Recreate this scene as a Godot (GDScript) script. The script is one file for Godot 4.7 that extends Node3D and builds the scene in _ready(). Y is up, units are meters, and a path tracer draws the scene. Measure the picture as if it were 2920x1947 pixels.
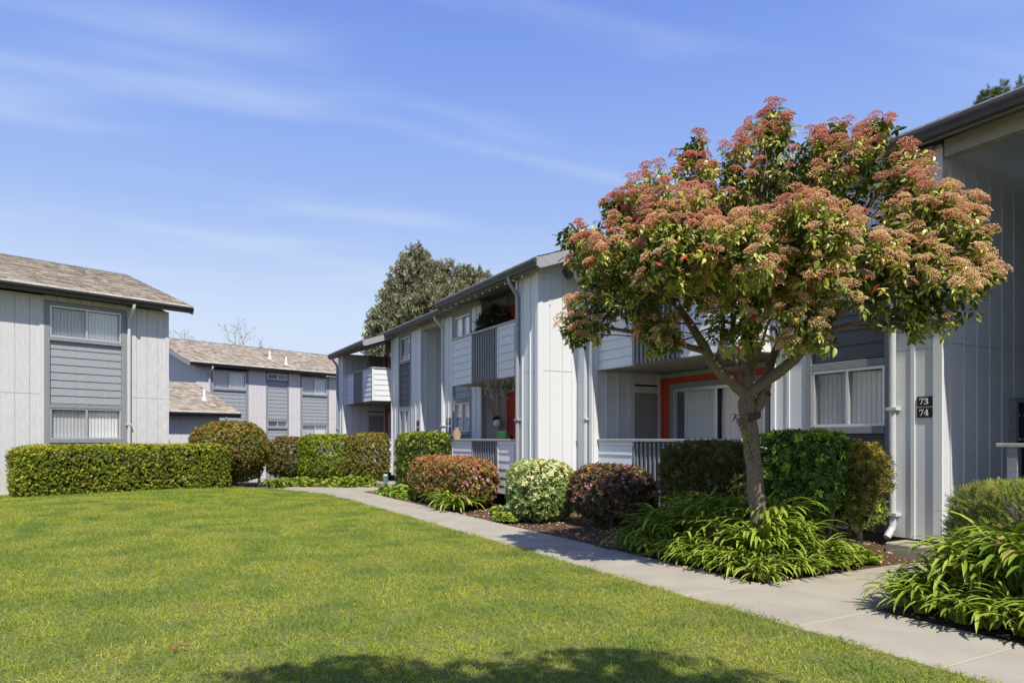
extends Node3D

# ------------------------------------------------------------------ small mesh builder
class MB:
	var v := PackedVector3Array()
	var n := PackedVector3Array()
	var c := PackedColorArray()
	var col := Color.WHITE
	func tri(a, b, d):
		v.append(a); v.append(b); v.append(d)
		c.append(col); c.append(col); c.append(col)
	func quad(a, b, d, e):
		tri(a, b, d); tri(a, d, e)
	func trin(a, b, d, na, nb, nd):      # smooth triangle, wound clockwise as seen from outside
		if (b - a).cross(d - a).dot(na + nb + nd) > 0.0:
			v.append(a); v.append(d); v.append(b); n.append(na); n.append(nd); n.append(nb)
		else:
			v.append(a); v.append(b); v.append(d); n.append(na); n.append(nb); n.append(nd)
		c.append(col); c.append(col); c.append(col)
	func box(a: Vector3, b: Vector3):
		var p = []
		for i in 8: p.append(Vector3(b.x if i & 1 else a.x, b.y if i & 2 else a.y, b.z if i & 4 else a.z))
		quad(p[0], p[2], p[3], p[1]); quad(p[4], p[5], p[7], p[6]); quad(p[0], p[4], p[6], p[2])
		quad(p[1], p[3], p[7], p[5]); quad(p[2], p[6], p[7], p[3]); quad(p[0], p[1], p[5], p[4])
	func tube(pts: Array, rad: Array, sides := 8, cap := true, wob := 0.0):
		var rings = []
		var nor = []
		var side := Vector3.ZERO
		for i in pts.size():
			var dir: Vector3 = ((pts[mini(i + 1, pts.size() - 1)] - pts[maxi(i - 1, 0)]) as Vector3).normalized()
			if i == 0:
				side = dir.cross(Vector3(0.31, 0.2, 0.93)).normalized()
			side = (side - dir * side.dot(dir)).normalized()
			var up := dir.cross(side)
			var ring = []
			var nr = []
			for j in sides:
				var a := TAU * j / sides
				var o := side * cos(a) + up * sin(a)
				var k := 1.0 + wob * sin(a * 3.0 + i * 1.7) + wob * 0.6 * sin(a * 5.0 - i * 2.9)
				ring.append(pts[i] + o * rad[i] * k); nr.append(o)
			rings.append(ring); nor.append(nr)
		for i in pts.size() - 1:
			for j in sides:
				var k := (j + 1) % sides
				trin(rings[i][j], rings[i][k], rings[i + 1][k], nor[i][j], nor[i][k], nor[i + 1][k])
				trin(rings[i][j], rings[i + 1][k], rings[i + 1][j], nor[i][j], nor[i + 1][k], nor[i + 1][j])
		if cap:
			for e in [0, pts.size() - 1]:
				var o: Vector3 = (pts[0] - pts[1]).normalized() if e == 0 else (pts[-1] - pts[-2]).normalized()
				for j in range(1, sides - 1):
					trin(rings[e][0], rings[e][j], rings[e][j + 1], o, o, o)
	func done() -> ArrayMesh:
		var m := ArrayMesh.new()
		var arr := []
		arr.resize(Mesh.ARRAY_MAX)
		arr[Mesh.ARRAY_VERTEX] = v
		if n.size() == v.size(): arr[Mesh.ARRAY_NORMAL] = n
		arr[Mesh.ARRAY_COLOR] = c
		m.add_surface_from_arrays(Mesh.PRIMITIVE_TRIANGLES, arr)
		return m

var M := {}
var rng := RandomNumberGenerator.new()
var nz := FastNoiseLite.new()
var off := {}            # node -> its origin in the frame of its thing
var FX := -1.0           # row frame: x = -s, z = -t; left frame: x = w, z = -q
var YAW_ROW := deg_to_rad(-61.1)
var YAW_LEFT := deg_to_rad(49.0)
var boxes := {}

func R(a: float, b: float) -> float: return rng.randf_range(a, b)
func lin(r: float, g: float, b: float) -> Color: return Color(r, g, b).linear_to_srgb()
# a point of the row frame (s along the row away from the street end, t into the buildings) in the world
func row(s: float, t: float, y := 0.0) -> Vector3:
	return Vector3(-0.48328 * s + 0.87547 * t, y, -(0.87547 * s + 0.48328 * t))
func s_of(x: float, d: float) -> float: return -0.48328 * x + 0.87547 * d
func t_of(x: float, d: float) -> float: return 0.87547 * x + 0.48328 * d
func leftf(w: float, q: float, y := 0.0) -> Vector3:
	return Vector3(0.65606 * w - 0.75471 * q, y, -(0.75471 * w + 0.65606 * q))

# ------------------------------------------------------------------ nodes
func tag(o: Node, label := "", category := "", group := "", kind := "") -> Node:
	if label: o.set_meta("label", label)
	if category: o.set_meta("category", category)
	if group: o.set_meta("group", group)
	if kind: o.set_meta("kind", kind)
	return o

func base(called: String, at: Vector3, yaw := 0.0) -> Node3D:
	var o := Node3D.new()
	o.name = called
	add_child(o, true)
	o.position = at
	o.rotation.y = yaw
	off[o] = Vector3.ZERO
	return o

func frame_thing(called: String, a: float, b: float, y := 0.0) -> Node3D:    # a thing whose parts are given in the current frame
	var o: Node3D
	if FX < 0.0: o = base(called, row(a, b, y), YAW_ROW)
	else: o = base(called, leftf(a, b, y), YAW_LEFT)
	off[o] = Vector3(FX * a, y, -b)
	return o

func piece(called: String, parent: Node, mesh: Mesh, mat: Material, center := Vector3.ZERO, turn := Vector3.ZERO) -> MeshInstance3D:
	var o := MeshInstance3D.new()
	o.name = called
	o.mesh = mesh
	o.material_override = mat
	parent.add_child(o, true)
	if off.has(parent):
		o.position = center - off[parent]
		off[o] = center
	else:
		o.position = center
	o.rotation = turn
	return o

func boxmesh(sz: Vector3, ch := 0.0) -> ArrayMesh:
	var key := "%.3f %.3f %.3f %.3f" % [sz.x, sz.y, sz.z, ch]
	if boxes.has(key): return boxes[key]
	var b := MB.new()
	var h := sz * 0.5
	if ch <= 0.0:
		b.box(-h, h)
	else:
		var P := func(sx, sy, sz2, ax):
			var e := Vector3(ch, ch, ch)
			e[ax] = 0.0
			return Vector3(sx * (h.x - e.x), sy * (h.y - e.y), sz2 * (h.z - e.z))
		for s in [-1, 1]:
			b.quad(P.call(s, -1, -1, 0), P.call(s, 1, -1, 0), P.call(s, 1, 1, 0), P.call(s, -1, 1, 0))
			b.quad(P.call(-1, s, -1, 1), P.call(1, s, -1, 1), P.call(1, s, 1, 1), P.call(-1, s, 1, 1))
			b.quad(P.call(-1, -1, s, 2), P.call(1, -1, s, 2), P.call(1, 1, s, 2), P.call(-1, 1, s, 2))
			for r in [-1, 1]:
				b.quad(P.call(s, r, -1, 0), P.call(s, r, 1, 0), P.call(s, r, 1, 1), P.call(s, r, -1, 1))
				b.quad(P.call(s, -1, r, 0), P.call(s, 1, r, 0), P.call(s, 1, r, 2), P.call(s, -1, r, 2))
				b.quad(P.call(-1, s, r, 1), P.call(1, s, r, 1), P.call(1, s, r, 2), P.call(-1, s, r, 2))
				for q in [-1, 1]:
					b.tri(P.call(s, r, q, 0), P.call(s, r, q, 1), P.call(s, r, q, 2))
	boxes[key] = b.done()
	return boxes[key]

# a box between (s0,y0,t0) and (s1,y1,t1) of the current frame
func bx(p: Node, called: String, mat: Material, s0: float, s1: float, t0: float, t1: float, y0: float, y1: float, ch := 0.0) -> MeshInstance3D:
	var c := Vector3(FX * (s0 + s1) * 0.5, (y0 + y1) * 0.5, -(t0 + t1) * 0.5)
	return piece(called, p, boxmesh(Vector3(absf(s1 - s0), absf(y1 - y0), absf(t1 - t0)), ch), mat, c)

# the same on a wall face: "n" looks out to the front, "e" towards -s, "w" towards +s; u runs along the wall, p out of it
func fx(p: Node, called: String, mat: Material, face: String, plane: float, u0: float, u1: float, p0: float, p1: float, y0: float, y1: float, ch := 0.0) -> MeshInstance3D:
	if face == "n": return bx(p, called, mat, u0, u1, plane - p1, plane - p0, y0, y1, ch)
	if face == "e": return bx(p, called, mat, plane - p1, plane - p0, u0, u1, y0, y1, ch)
	return bx(p, called, mat, plane + p0, plane + p1, u0, u1, y0, y1, ch)

func fpoint(face: String, plane: float, u: float, y: float, p: float) -> Vector3:
	if face == "n": return Vector3(FX * u, y, -(plane - p))
	if face == "e": return Vector3(FX * (plane - p), y, -u)
	return Vector3(FX * (plane + p), y, -u)

# a bevelled lap board: its foot stands out, so each row throws a line of shade on the next
func board(p: Node, called: String, mat: Material, face: String, plane: float, u0: float, u1: float, y0: float, y1: float, lip := 0.024) -> MeshInstance3D:
	var b := MB.new()
	var c := fpoint(face, plane, (u0 + u1) * 0.5, (y0 + y1) * 0.5, 0.0)
	var q = []
	for e in [[u0, y0, 0.0], [u1, y0, 0.0], [u1, y1, 0.0], [u0, y1, 0.0], [u0, y0, lip], [u1, y0, lip], [u1, y1, lip * 0.35], [u0, y1, lip * 0.35]]:
		q.append(fpoint(face, plane, e[0], e[1], e[2]) - c)
	b.quad(q[4], q[5], q[6], q[7]); b.quad(q[0], q[1], q[5], q[4]); b.quad(q[3], q[2], q[6], q[7])
	b.quad(q[0], q[4], q[7], q[3]); b.quad(q[1], q[5], q[6], q[2]); b.quad(q[0], q[1], q[2], q[3])
	return piece(called, p, b.done(), mat, c)

func lap(p: Node, mat: Material, face: String, plane: float, u0: float, u1: float, y0: float, y1: float, n: int, lip := 0.024):
	var h := (y1 - y0) / n
	for i in n:
		board(p, "siding_board", mat, face, plane, u0, u1, y0 + i * h + 0.004, y0 + (i + 1) * h, lip)

# vertical sheets between joints, in an upper and a lower row; battens over the joints, or open grooves when bw is 0
func sheets(p: Node, mat: Material, face: String, plane: float, u0: float, u1: float, y0: float, y1: float, joints: Array, seam: float, bw := 0.05, trim = null):
	var us := [u0] + joints + [u1]
	us.sort()
	var rows := [[y0, y1]] if seam <= y0 or seam >= y1 else [[y0, seam - 0.006], [seam + 0.006, y1]]
	var g := 0.006 if bw <= 0.0 else 0.002
	for r in rows:
		for i in us.size() - 1:
			fx(p, "wall_panel", mat, face, plane, us[i] + (g if i > 0 else 0.0), us[i + 1] - (g if i < us.size() - 2 else 0.0), 0.0, 0.016, r[0], r[1])
	if rows.size() > 1:
		fx(p, "seam_flashing", mat, face, plane, u0, u1, 0.0, 0.005, seam - 0.008, seam + 0.008)
	if bw > 0.0:
		for j in joints:
			fx(p, "batten", trim if trim else mat, face, plane, j - bw * 0.5, j + bw * 0.5, 0.016, 0.034, y0, y1)

# a solid drawn along the building: poly holds (t, y)
func prism(p: Node, called: String, mat: Material, poly: Array, s0: float, s1: float) -> MeshInstance3D:
	var b := MB.new()
	var m := Vector2.ZERO
	for q in poly: m += q / poly.size()
	var c := Vector3(FX * (s0 + s1) * 0.5, m.y, -m.x)
	var A = []
	var B = []
	for q in poly:
		A.append(Vector3(FX * s0, q.y, -q.x) - c); B.append(Vector3(FX * s1, q.y, -q.x) - c)
	for i in poly.size():
		var k := (i + 1) % poly.size()
		b.quad(A[i], A[k], B[k], B[i])
	var ids := Geometry2D.triangulate_polygon(PackedVector2Array(poly))
	for i in range(0, ids.size(), 3):
		b.tri(A[ids[i]], A[ids[i + 1]], A[ids[i + 2]]); b.tri(B[ids[i]], B[ids[i + 2]], B[ids[i + 1]])
	return piece(called, p, b.done(), mat, c)

func rounded(pts: Array, step := 3) -> Array:      # softens the bends of a path
	var o = pts.duplicate()
	for k in step:
		var q = [o[0]]
		for i in range(1, o.size() - 1):
			q.append(o[i].lerp(o[i - 1], minf(0.25, 0.03 / maxf(0.001, o[i].distance_to(o[i - 1])))))
			q.append(o[i].lerp(o[i + 1], minf(0.25, 0.03 / maxf(0.001, o[i].distance_to(o[i + 1])))))
		q.append(o[-1])
		o = q
	return o

func pipe(p: Node, called: String, mat: Material, pts: Array, r: float, sides := 10, rib := 0.0) -> MeshInstance3D:
	var b := MB.new()
	var c: Vector3 = pts[0]
	var q = []
	var rr = []
	for a in rounded(pts):
		q.append(a - c); rr.append(r)
	b.tube(q, rr, sides, true, rib)
	return piece(called, p, b.done(), mat, c)

# ------------------------------------------------------------------ materials
func noise_tex(freq: float, oct: int, lo: Color, hi: Color, seed_: int, size := 512, kind := FastNoiseLite.TYPE_SIMPLEX_SMOOTH) -> NoiseTexture2D:
	var f := FastNoiseLite.new()
	f.seed = seed_
	f.noise_type = kind
	f.frequency = freq
	f.fractal_octaves = oct
	var t := NoiseTexture2D.new()
	t.width = size; t.height = size
	t.seamless = true
	t.noise = f
	var g := Gradient.new()
	g.set_color(0, lo); g.set_color(1, hi)
	t.color_ramp = g
	return t

func noise_normal(freq: float, oct: int, strength: float, seed_: int, size := 512) -> NoiseTexture2D:
	var t := noise_tex(freq, oct, Color.BLACK, Color.WHITE, seed_, size)
	t.color_ramp = null
	t.as_normal_map = true
	t.bump_strength = strength
	return t

func mat(c: Color, rough := 0.7, tex: Texture2D = null, nrm: Texture2D = null, sc := Vector3.ONE, ns := 1.0) -> StandardMaterial3D:
	var m := StandardMaterial3D.new()
	m.albedo_color = c
	m.roughness = rough
	m.metallic_specular = 0.4
	m.cull_mode = BaseMaterial3D.CULL_DISABLED
	if tex or nrm:
		m.uv1_triplanar = true
		m.uv1_world_triplanar = true
		m.uv1_scale = sc
		if tex: m.albedo_texture = tex
		if nrm:
			m.normal_enabled = true
			m.normal_texture = nrm
			m.normal_scale = ns
	return m

func leafmat(rough := 0.45, back := 0.35) -> StandardMaterial3D:
	var m := StandardMaterial3D.new()
	m.vertex_color_use_as_albedo = true
	m.roughness = rough
	m.metallic_specular = 0.3
	m.cull_mode = BaseMaterial3D.CULL_DISABLED
	if back > 0.0:
		m.backlight_enabled = true
		m.backlight = Color(back, back, back * 0.6)
	return m

func materials():
	var mott := noise_tex(0.012, 5, Color(0.93, 0.933, 0.935), Color(1, 1, 1), 3)
	var mott2 := noise_tex(0.02, 5, Color(0.74, 0.74, 0.74), Color(1, 1, 1), 5)
	var grain := noise_normal(0.05, 4, 2.2, 7)
	var wood := Vector3(0.7, 5.0, 0.7)
	M.wall = mat(lin(0.72, 0.74, 0.745), 0.75, mott, grain, Vector3(1.6, 14.0, 1.6), 0.4)
	M.light = mat(lin(0.70, 0.725, 0.735), 0.7, mott, grain, wood, 0.5)
	M.lwall = mat(lin(0.645, 0.645, 0.65), 0.75, noise_tex(0.02, 5, Color(0.90, 0.90, 0.895), Color(1, 1, 1), 41), grain, Vector3(2.2, 0.28, 2.2), 0.15)
	M.trim = mat(lin(0.33, 0.35, 0.375), 0.65, mott2, grain, wood, 0.5)
	M.slat = mat(lin(0.33, 0.345, 0.36), 0.65, mott2, grain, Vector3(5, 0.7, 5), 0.4)
	M.siding = mat(lin(0.40, 0.435, 0.465), 0.65, mott2, grain, wood, 0.5)
	M.dark_siding = mat(lin(0.15, 0.158, 0.17), 0.65, mott2, grain, wood, 0.5)
	M.entry = mat(lin(0.66, 0.685, 0.70), 0.6, mott, grain, wood, 0.12)
	M.rail = mat(lin(0.48, 0.485, 0.48), 0.6, mott2, grain, wood, 0.4)
	M.soffit = mat(lin(0.36, 0.345, 0.30), 0.8, mott2, grain, wood, 0.3)
	M.beam = mat(lin(0.46, 0.45, 0.41), 0.75, mott2, grain, wood, 0.4)
	M.red = mat(lin(0.66, 0.09, 0.055), 0.6, mott2, grain, wood, 0.4)
	M.door = mat(lin(0.40, 0.395, 0.385), 0.6, mott2, grain, wood, 0.25)
	M.core = mat(lin(0.5, 0.5, 0.5), 0.9)
	M.gutter = mat(lin(0.10, 0.102, 0.106), 0.45, mott2, null, Vector3(0.5, 2, 0.5))
	M.darkgutter = mat(lin(0.05, 0.051, 0.053), 0.5, mott2, null, Vector3(0.5, 2, 0.5))
	M.fascia = mat(lin(0.40, 0.41, 0.42), 0.6, mott2, grain, wood, 0.3)
	M.drip = mat(lin(0.62, 0.58, 0.50), 0.6, mott2)
	M.spout = mat(lin(0.56, 0.58, 0.59), 0.4, mott)
	M.greyspout = mat(lin(0.33, 0.35, 0.37), 0.4, mott)
	M.alu = mat(lin(0.62, 0.62, 0.62), 0.35)
	M.alu.metallic = 0.5
	M.dark = mat(lin(0.035, 0.037, 0.04), 0.9)
	M.blind = mat(lin(0.74, 0.75, 0.74), 0.6)
	M.blind.backlight_enabled = true
	M.blind.backlight = Color(0.25, 0.25, 0.25)
	M.curtain = mat(lin(0.60, 0.60, 0.58), 0.85)
	M.glass = StandardMaterial3D.new()
	M.glass.albedo_color = Color(0.95, 0.98, 1.0, 0.05)
	M.glass.transparency = BaseMaterial3D.TRANSPARENCY_ALPHA
	M.glass.roughness = 0.02
	M.screen = StandardMaterial3D.new()
	M.screen.albedo_color = Color(0.25, 0.26, 0.28, 0.10)
	M.screen.transparency = BaseMaterial3D.TRANSPARENCY_ALPHA
	M.screen.roughness = 0.9
	M.shingle = mat(Color.WHITE, 0.9, noise_tex(0.12, 3, Color(0.55, 0.55, 0.55), Color(1, 1, 1), 31), null, Vector3(3, 3, 3))
	M.shingle.vertex_color_use_as_albedo = true
	M.concrete = mat(lin(0.37, 0.345, 0.285), 0.85, noise_tex(0.006, 9, Color(0.90, 0.895, 0.88), Color(1, 1, 1), 11, 1024), noise_normal(0.3, 2, 0.8, 12), Vector3(0.21, 0.21, 0.21), 0.08)
	M.soil = mat(lin(0.20, 0.125, 0.08), 0.95, noise_tex(0.03, 6, Color(0.32, 0.30, 0.28), Color(1, 0.98, 0.95), 13, 1024), noise_normal(0.06, 5, 6.0, 14), Vector3(0.8, 0.8, 0.8), 1.0)
	M.turf = mat(lin(0.22, 0.235, 0.06), 0.95, noise_tex(0.03, 5, Color(0.6, 0.62, 0.55), Color(1, 1, 1), 15, 1024), noise_normal(0.1, 4, 4.0, 16), Vector3(0.7, 0.7, 0.7), 0.8)
	M.bark = mat(lin(0.34, 0.275, 0.21), 0.9, noise_tex(0.03, 5, Color(0.5, 0.48, 0.46), Color(1, 1, 1), 17), noise_normal(0.05, 4, 5.0, 18), Vector3(3, 1.6, 3), 0.8)
	M.greybark = mat(lin(0.20, 0.175, 0.15), 0.9, noise_tex(0.03, 5, Color(0.5, 0.48, 0.46), Color(1, 1, 1), 19))
	M.foundation = mat(lin(0.16, 0.15, 0.14), 0.9, mott2)
	M.black = mat(lin(0.02, 0.02, 0.022), 0.4)
	M.white = mat(lin(0.78, 0.78, 0.76), 0.5)
	M.leaf = leafmat(0.42, 0.7)
	M.treeleaf = leafmat(0.33, 0.7)
	M.treeleaf.metallic_specular = 0.5
	M.leafdull = leafmat(0.7, 0.55)
	M.grass = leafmat(0.5, 0.7)
	M.flower = leafmat(0.8, 0.6)

# ------------------------------------------------------------------ parts of buildings
func slatmesh(w: float, h: float) -> ArrayMesh:      # a blind slat, bowed across its width
	var key := "slat %.3f %.3f" % [w, h]
	if boxes.has(key): return boxes[key]
	var b := MB.new()
	for i in 4:
		var a := -0.5 + i * 0.25
		var e := a + 0.25
		var za := 0.18 * w * (1.0 - 4.0 * a * a)
		var ze := 0.18 * w * (1.0 - 4.0 * e * e)
		b.quad(Vector3(a * w, -h * 0.5, za), Vector3(e * w, -h * 0.5, ze), Vector3(e * w, h * 0.5, ze), Vector3(a * w, h * 0.5, za))
	boxes[key] = b.done()
	return boxes[key]

func window(p: Node, face: String, plane: float, u0: float, u1: float, y0: float, y1: float, slats := 16, screened := 1, fr: Material = null, drawn := 1.0):
	fr = fr if fr else M.alu
	var b := MB.new()
	var c := fpoint(face, plane, (u0 + u1) * 0.5, (y0 + y1) * 0.5, -0.03)
	var um := (u0 + u1) * 0.5
	var bar := func(a, e, f, g, pa, pb):
		var A := fpoint(face, plane, a, f, pa) - c
		var B := fpoint(face, plane, e, g, pb) - c
		b.box(Vector3(minf(A.x, B.x), minf(A.y, B.y), minf(A.z, B.z)), Vector3(maxf(A.x, B.x), maxf(A.y, B.y), maxf(A.z, B.z)))
	bar.call(u0, u1, y0, y0 + 0.035, -0.07, 0.012); bar.call(u0, u1, y1 - 0.035, y1, -0.07, 0.012)
	bar.call(u0, u0 + 0.035, y0 + 0.035, y1 - 0.035, -0.07, 0.010); bar.call(u1 - 0.035, u1, y0 + 0.035, y1 - 0.035, -0.07, 0.010)
	bar.call(um - 0.02, um + 0.02, y0 + 0.035, y1 - 0.035, -0.065, 0.006)
	var w := piece("window", p, b.done(), fr, c)
	fx(w, "pane", M.glass, face, plane, u0 + 0.034, um - 0.021, -0.052, -0.048, y0 + 0.034, y1 - 0.034)
	fx(w, "pane", M.glass, face, plane, um + 0.021, u1 - 0.034, -0.034, -0.030, y0 + 0.034, y1 - 0.034)
	if screened == 1: fx(w, "insect_screen", M.screen, face, plane, um + 0.022, u1 - 0.036, -0.012, -0.010, y0 + 0.036, y1 - 0.036)
	if screened == 2: fx(w, "insect_screen", M.screen, face, plane, u0 + 0.036, um - 0.022, -0.012, -0.010, y0 + 0.036, y1 - 0.036)
	var step := (u1 - u0 - 0.07) / slats
	for i in slats:
		if float(i) / slats > drawn: continue
		var u := u0 + 0.035 + (i + 0.5) * step
		var o := piece("blind_slat", w, slatmesh(step * (0.92 if FX < 0.0 else 1.0), y1 - y0 - 0.08), M.blind, fpoint(face, plane, u, (y0 + y1) * 0.5 - 0.01, -0.12 - R(0, 0.004)))
		o.rotation.y = (PI * 0.5 if face != "n" else 0.0) + deg_to_rad(R(12, 22) if FX < 0.0 else R(3, 8))
	fx(p, "room_back", M.dark, face, plane, u0 - 0.05, u1 + 0.05, -0.29, -0.25, y0 - 0.05, y1 + 0.05)

func sliding_door(p: Node, plane: float, u0: float, u1: float, y0: float, y1: float, curtain := true):
	for e in [[u0, u0 + 0.09, y0, y1], [u1 - 0.09, u1, y0, y1], [u0 + 0.09, u1 - 0.09, y1 - 0.11, y1]]:
		fx(p, "door_trim", M.trim, "n", plane, e[0], e[1], 0.016, 0.05, e[2], e[3])
	var a := u0 + 0.09
	var e2 := u1 - 0.09
	var top := y1 - 0.11
	var um := (a + e2) * 0.5
	var d := fx(p, "sliding_door", M.alu, "n", plane, a, e2, -0.03, 0.042, top - 0.06, top)
	fx(p, "room_back", M.dark, "n", plane, a - 0.05, e2 + 0.05, -0.29, -0.25, y0, top)
	for q in [[a, a + 0.05, -0.03, 0.04], [e2 - 0.05, e2, -0.03, 0.04], [um - 0.04, um + 0.04, -0.02, 0.036]]:
		fx(d, "stile", M.alu, "n", plane, q[0], q[1], q[2], q[3], y0, top - 0.06)
	fx(d, "stile", M.dark, "n", plane, um - 0.085, um - 0.04, -0.03, 0.02, y0, top - 0.06)
	fx(d, "pane", M.glass, "n", plane, a + 0.05, um - 0.04, -0.012, -0.008, y0, top - 0.06)
	fx(d, "pane", M.glass, "n", plane, um + 0.04, e2 - 0.05, 0.008, 0.012, y0, top - 0.06)
	var n := 13
	var w := (e2 - um - 0.2) / n
	for i in n:
		var o := piece("blind_slat", d, slatmesh(w * 0.96, top - y0 - 0.08), M.blind, fpoint("n", plane, um + 0.03 + (i + 0.5) * w, (y0 + top) * 0.5, -0.12))
		o.rotation.y = deg_to_rad(R(12, 20))
	if curtain:
		var b := MB.new()
		var c := fpoint("n", plane, (a + um) * 0.5, (y0 + top) * 0.5, -0.14)
		var prev = null
		for i in 41:
			var u := lerpf(a + 0.06, um - 0.02, i / 40.0)
			var q := 0.03 * sin(i * 1.25) + 0.012 * sin(i * 0.47)
			var lo := fpoint("n", plane, u, y0, -0.14 + q) - c
			var hi := fpoint("n", plane, u, top - 0.05, -0.14 + q * 0.7) - c
			if prev: b.quad(prev[0], lo, hi, prev[1])
			prev = [lo, hi]
		piece("curtain", d, b.done(), M.curtain, c)

func gutter(p: Node, mat_: Material, t: float, y: float, s0: float, s1: float):
	prism(p, "gutter", mat_, [Vector2(t, y), Vector2(t + 0.012, y), Vector2(t + 0.012, y - 0.02), Vector2(t + 0.11, y - 0.02), Vector2(t + 0.11, y - 0.13), Vector2(t + 0.045, y - 0.13), Vector2(t + 0.03, y - 0.085), Vector2(t + 0.012, y - 0.06), Vector2(t, y - 0.035)], s0, s1)

# a pitched roof above the eave line (te, ye) rising at slope for run metres, with its gutter, eave boards and shingles
func roof(p: Node, s0: float, s1: float, te: float, ye: float, run: float, slope: float, gm: Material, back := true, tone := 1.0, exposure := 0.14, soff := 0.0, rake := [true, true]):
	var t1 := te + 0.10
	var y1 := ye + 0.01
	var yr := y1 + run * slope
	var poly := [Vector2(t1, y1), Vector2(t1 + run, yr)]
	if back: poly.append(Vector2(t1 + run * 2.0, y1))
	if back: poly.append(Vector2(t1 + run * 2.0, y1 - 0.12))
	poly.append(Vector2(t1 + run, yr - 0.14)); poly.append(Vector2(t1, y1 - 0.14))
	var r := prism(p, "roof", M.soffit, poly, s0 + 0.02, s1 - 0.02)
	gutter(r, gm, te - 0.02, ye, s0 - 0.01, s1 + 0.01)
	prism(r, "drip_edge", M.drip, [Vector2(te + 0.0, ye + 0.012), Vector2(te + 0.16, ye + 0.012 + 0.17 * slope), Vector2(te + 0.16, ye + 0.03 + 0.17 * slope), Vector2(te, ye + 0.03)], s0, s1)
	var ends := [s0, s1]
	for e in 2:
		if not rake[e]: continue
		var s = ends[e]
		var k := -0.03 if e == 0 else 0.0
		prism(r, "rake_board", M.fascia, [Vector2(te + 0.02, ye + 0.015), Vector2(t1 + run, yr + 0.012), Vector2(t1 + run, yr - 0.19), Vector2(te + 0.10, ye - 0.18), Vector2(te + 0.02, ye - 0.14)], s + k, s + k + 0.03)
	if soff > 0.0:      # boards along the underside of the eave
		var n := maxi(2, int(soff / 0.15))
		var w := soff / n
		for i in n:
			var a := t1 + 0.005 + i * w
			var b := a + w - 0.012
			var ya := y1 - 0.145 + (a - t1) * slope
			var yb := y1 - 0.145 + (b - t1) * slope
			prism(r, "soffit_plank", M.soffit, [Vector2(a, ya), Vector2(b, yb), Vector2(b, yb - 0.018), Vector2(a, ya - 0.018)], s0 + 0.04, s1 - 0.04)
	# shingles: tabs in lapped courses
	var b := MB.new()
	var c := Vector3(FX * (s0 + s1) * 0.5, y1, -t1)
	var n := int(run / exposure)
	var ax := sqrt(1.0 + slope * slope)
	var ccol := [Color(0.68, 0.585, 0.455), Color(0.84, 0.73, 0.575), Color(0.46, 0.385, 0.30), Color(0.75, 0.64, 0.50), Color(0.63, 0.55, 0.44)]
	for side in (2 if back else 1):
		for i in n:
			var ta := t1 - 0.05 + i * exposure
			var tb := ta + exposure * 1.25
			var ya := ye + (ta - te) * slope + 0.028
			var yb := ye + (tb - te) * slope + 0.018
			if side == 1:
				ta = 2.0 * (t1 + run) - ta; tb = 2.0 * (t1 + run) - tb
			var s := s0 - 0.03 - R(0, 0.3)
			while s < s1 + 0.03:
				var e := minf(s + R(0.12, 0.28), s1 + 0.03)
				var q := maxf(s, s0 - 0.03)
				if e > q:
					var dz := R(0, 0.012)
					b.col = ccol[rng.randi() % 5] * tone * R(0.78, 1.12)
					var A := Vector3(FX * q, ya + dz, -(ta - dz)) - c
					var B := Vector3(FX * e, ya + dz, -(ta - dz)) - c
					b.quad(A, B, Vector3(FX * e, yb, -tb) - c, Vector3(FX * q, yb, -tb) - c)
					b.col = b.col * 0.6
					b.quad(A - Vector3(0, 0.022, 0), B - Vector3(0, 0.022, 0), B, A)
				s = e
	var sh := piece("shingles", r, b.done(), M.shingle, c)
	sh.set_meta("kind", "stuff")
	prism(r, "ridge_cap", M.gutter, [Vector2(t1 + run - 0.14, yr - 0.14 * slope + 0.03), Vector2(t1 + run, yr + 0.055), Vector2(t1 + run + 0.14, yr - 0.14 * slope + 0.03), Vector2(t1 + run, yr + 0.02)], s0 - 0.02, s1 + 0.02)
	return r

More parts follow.
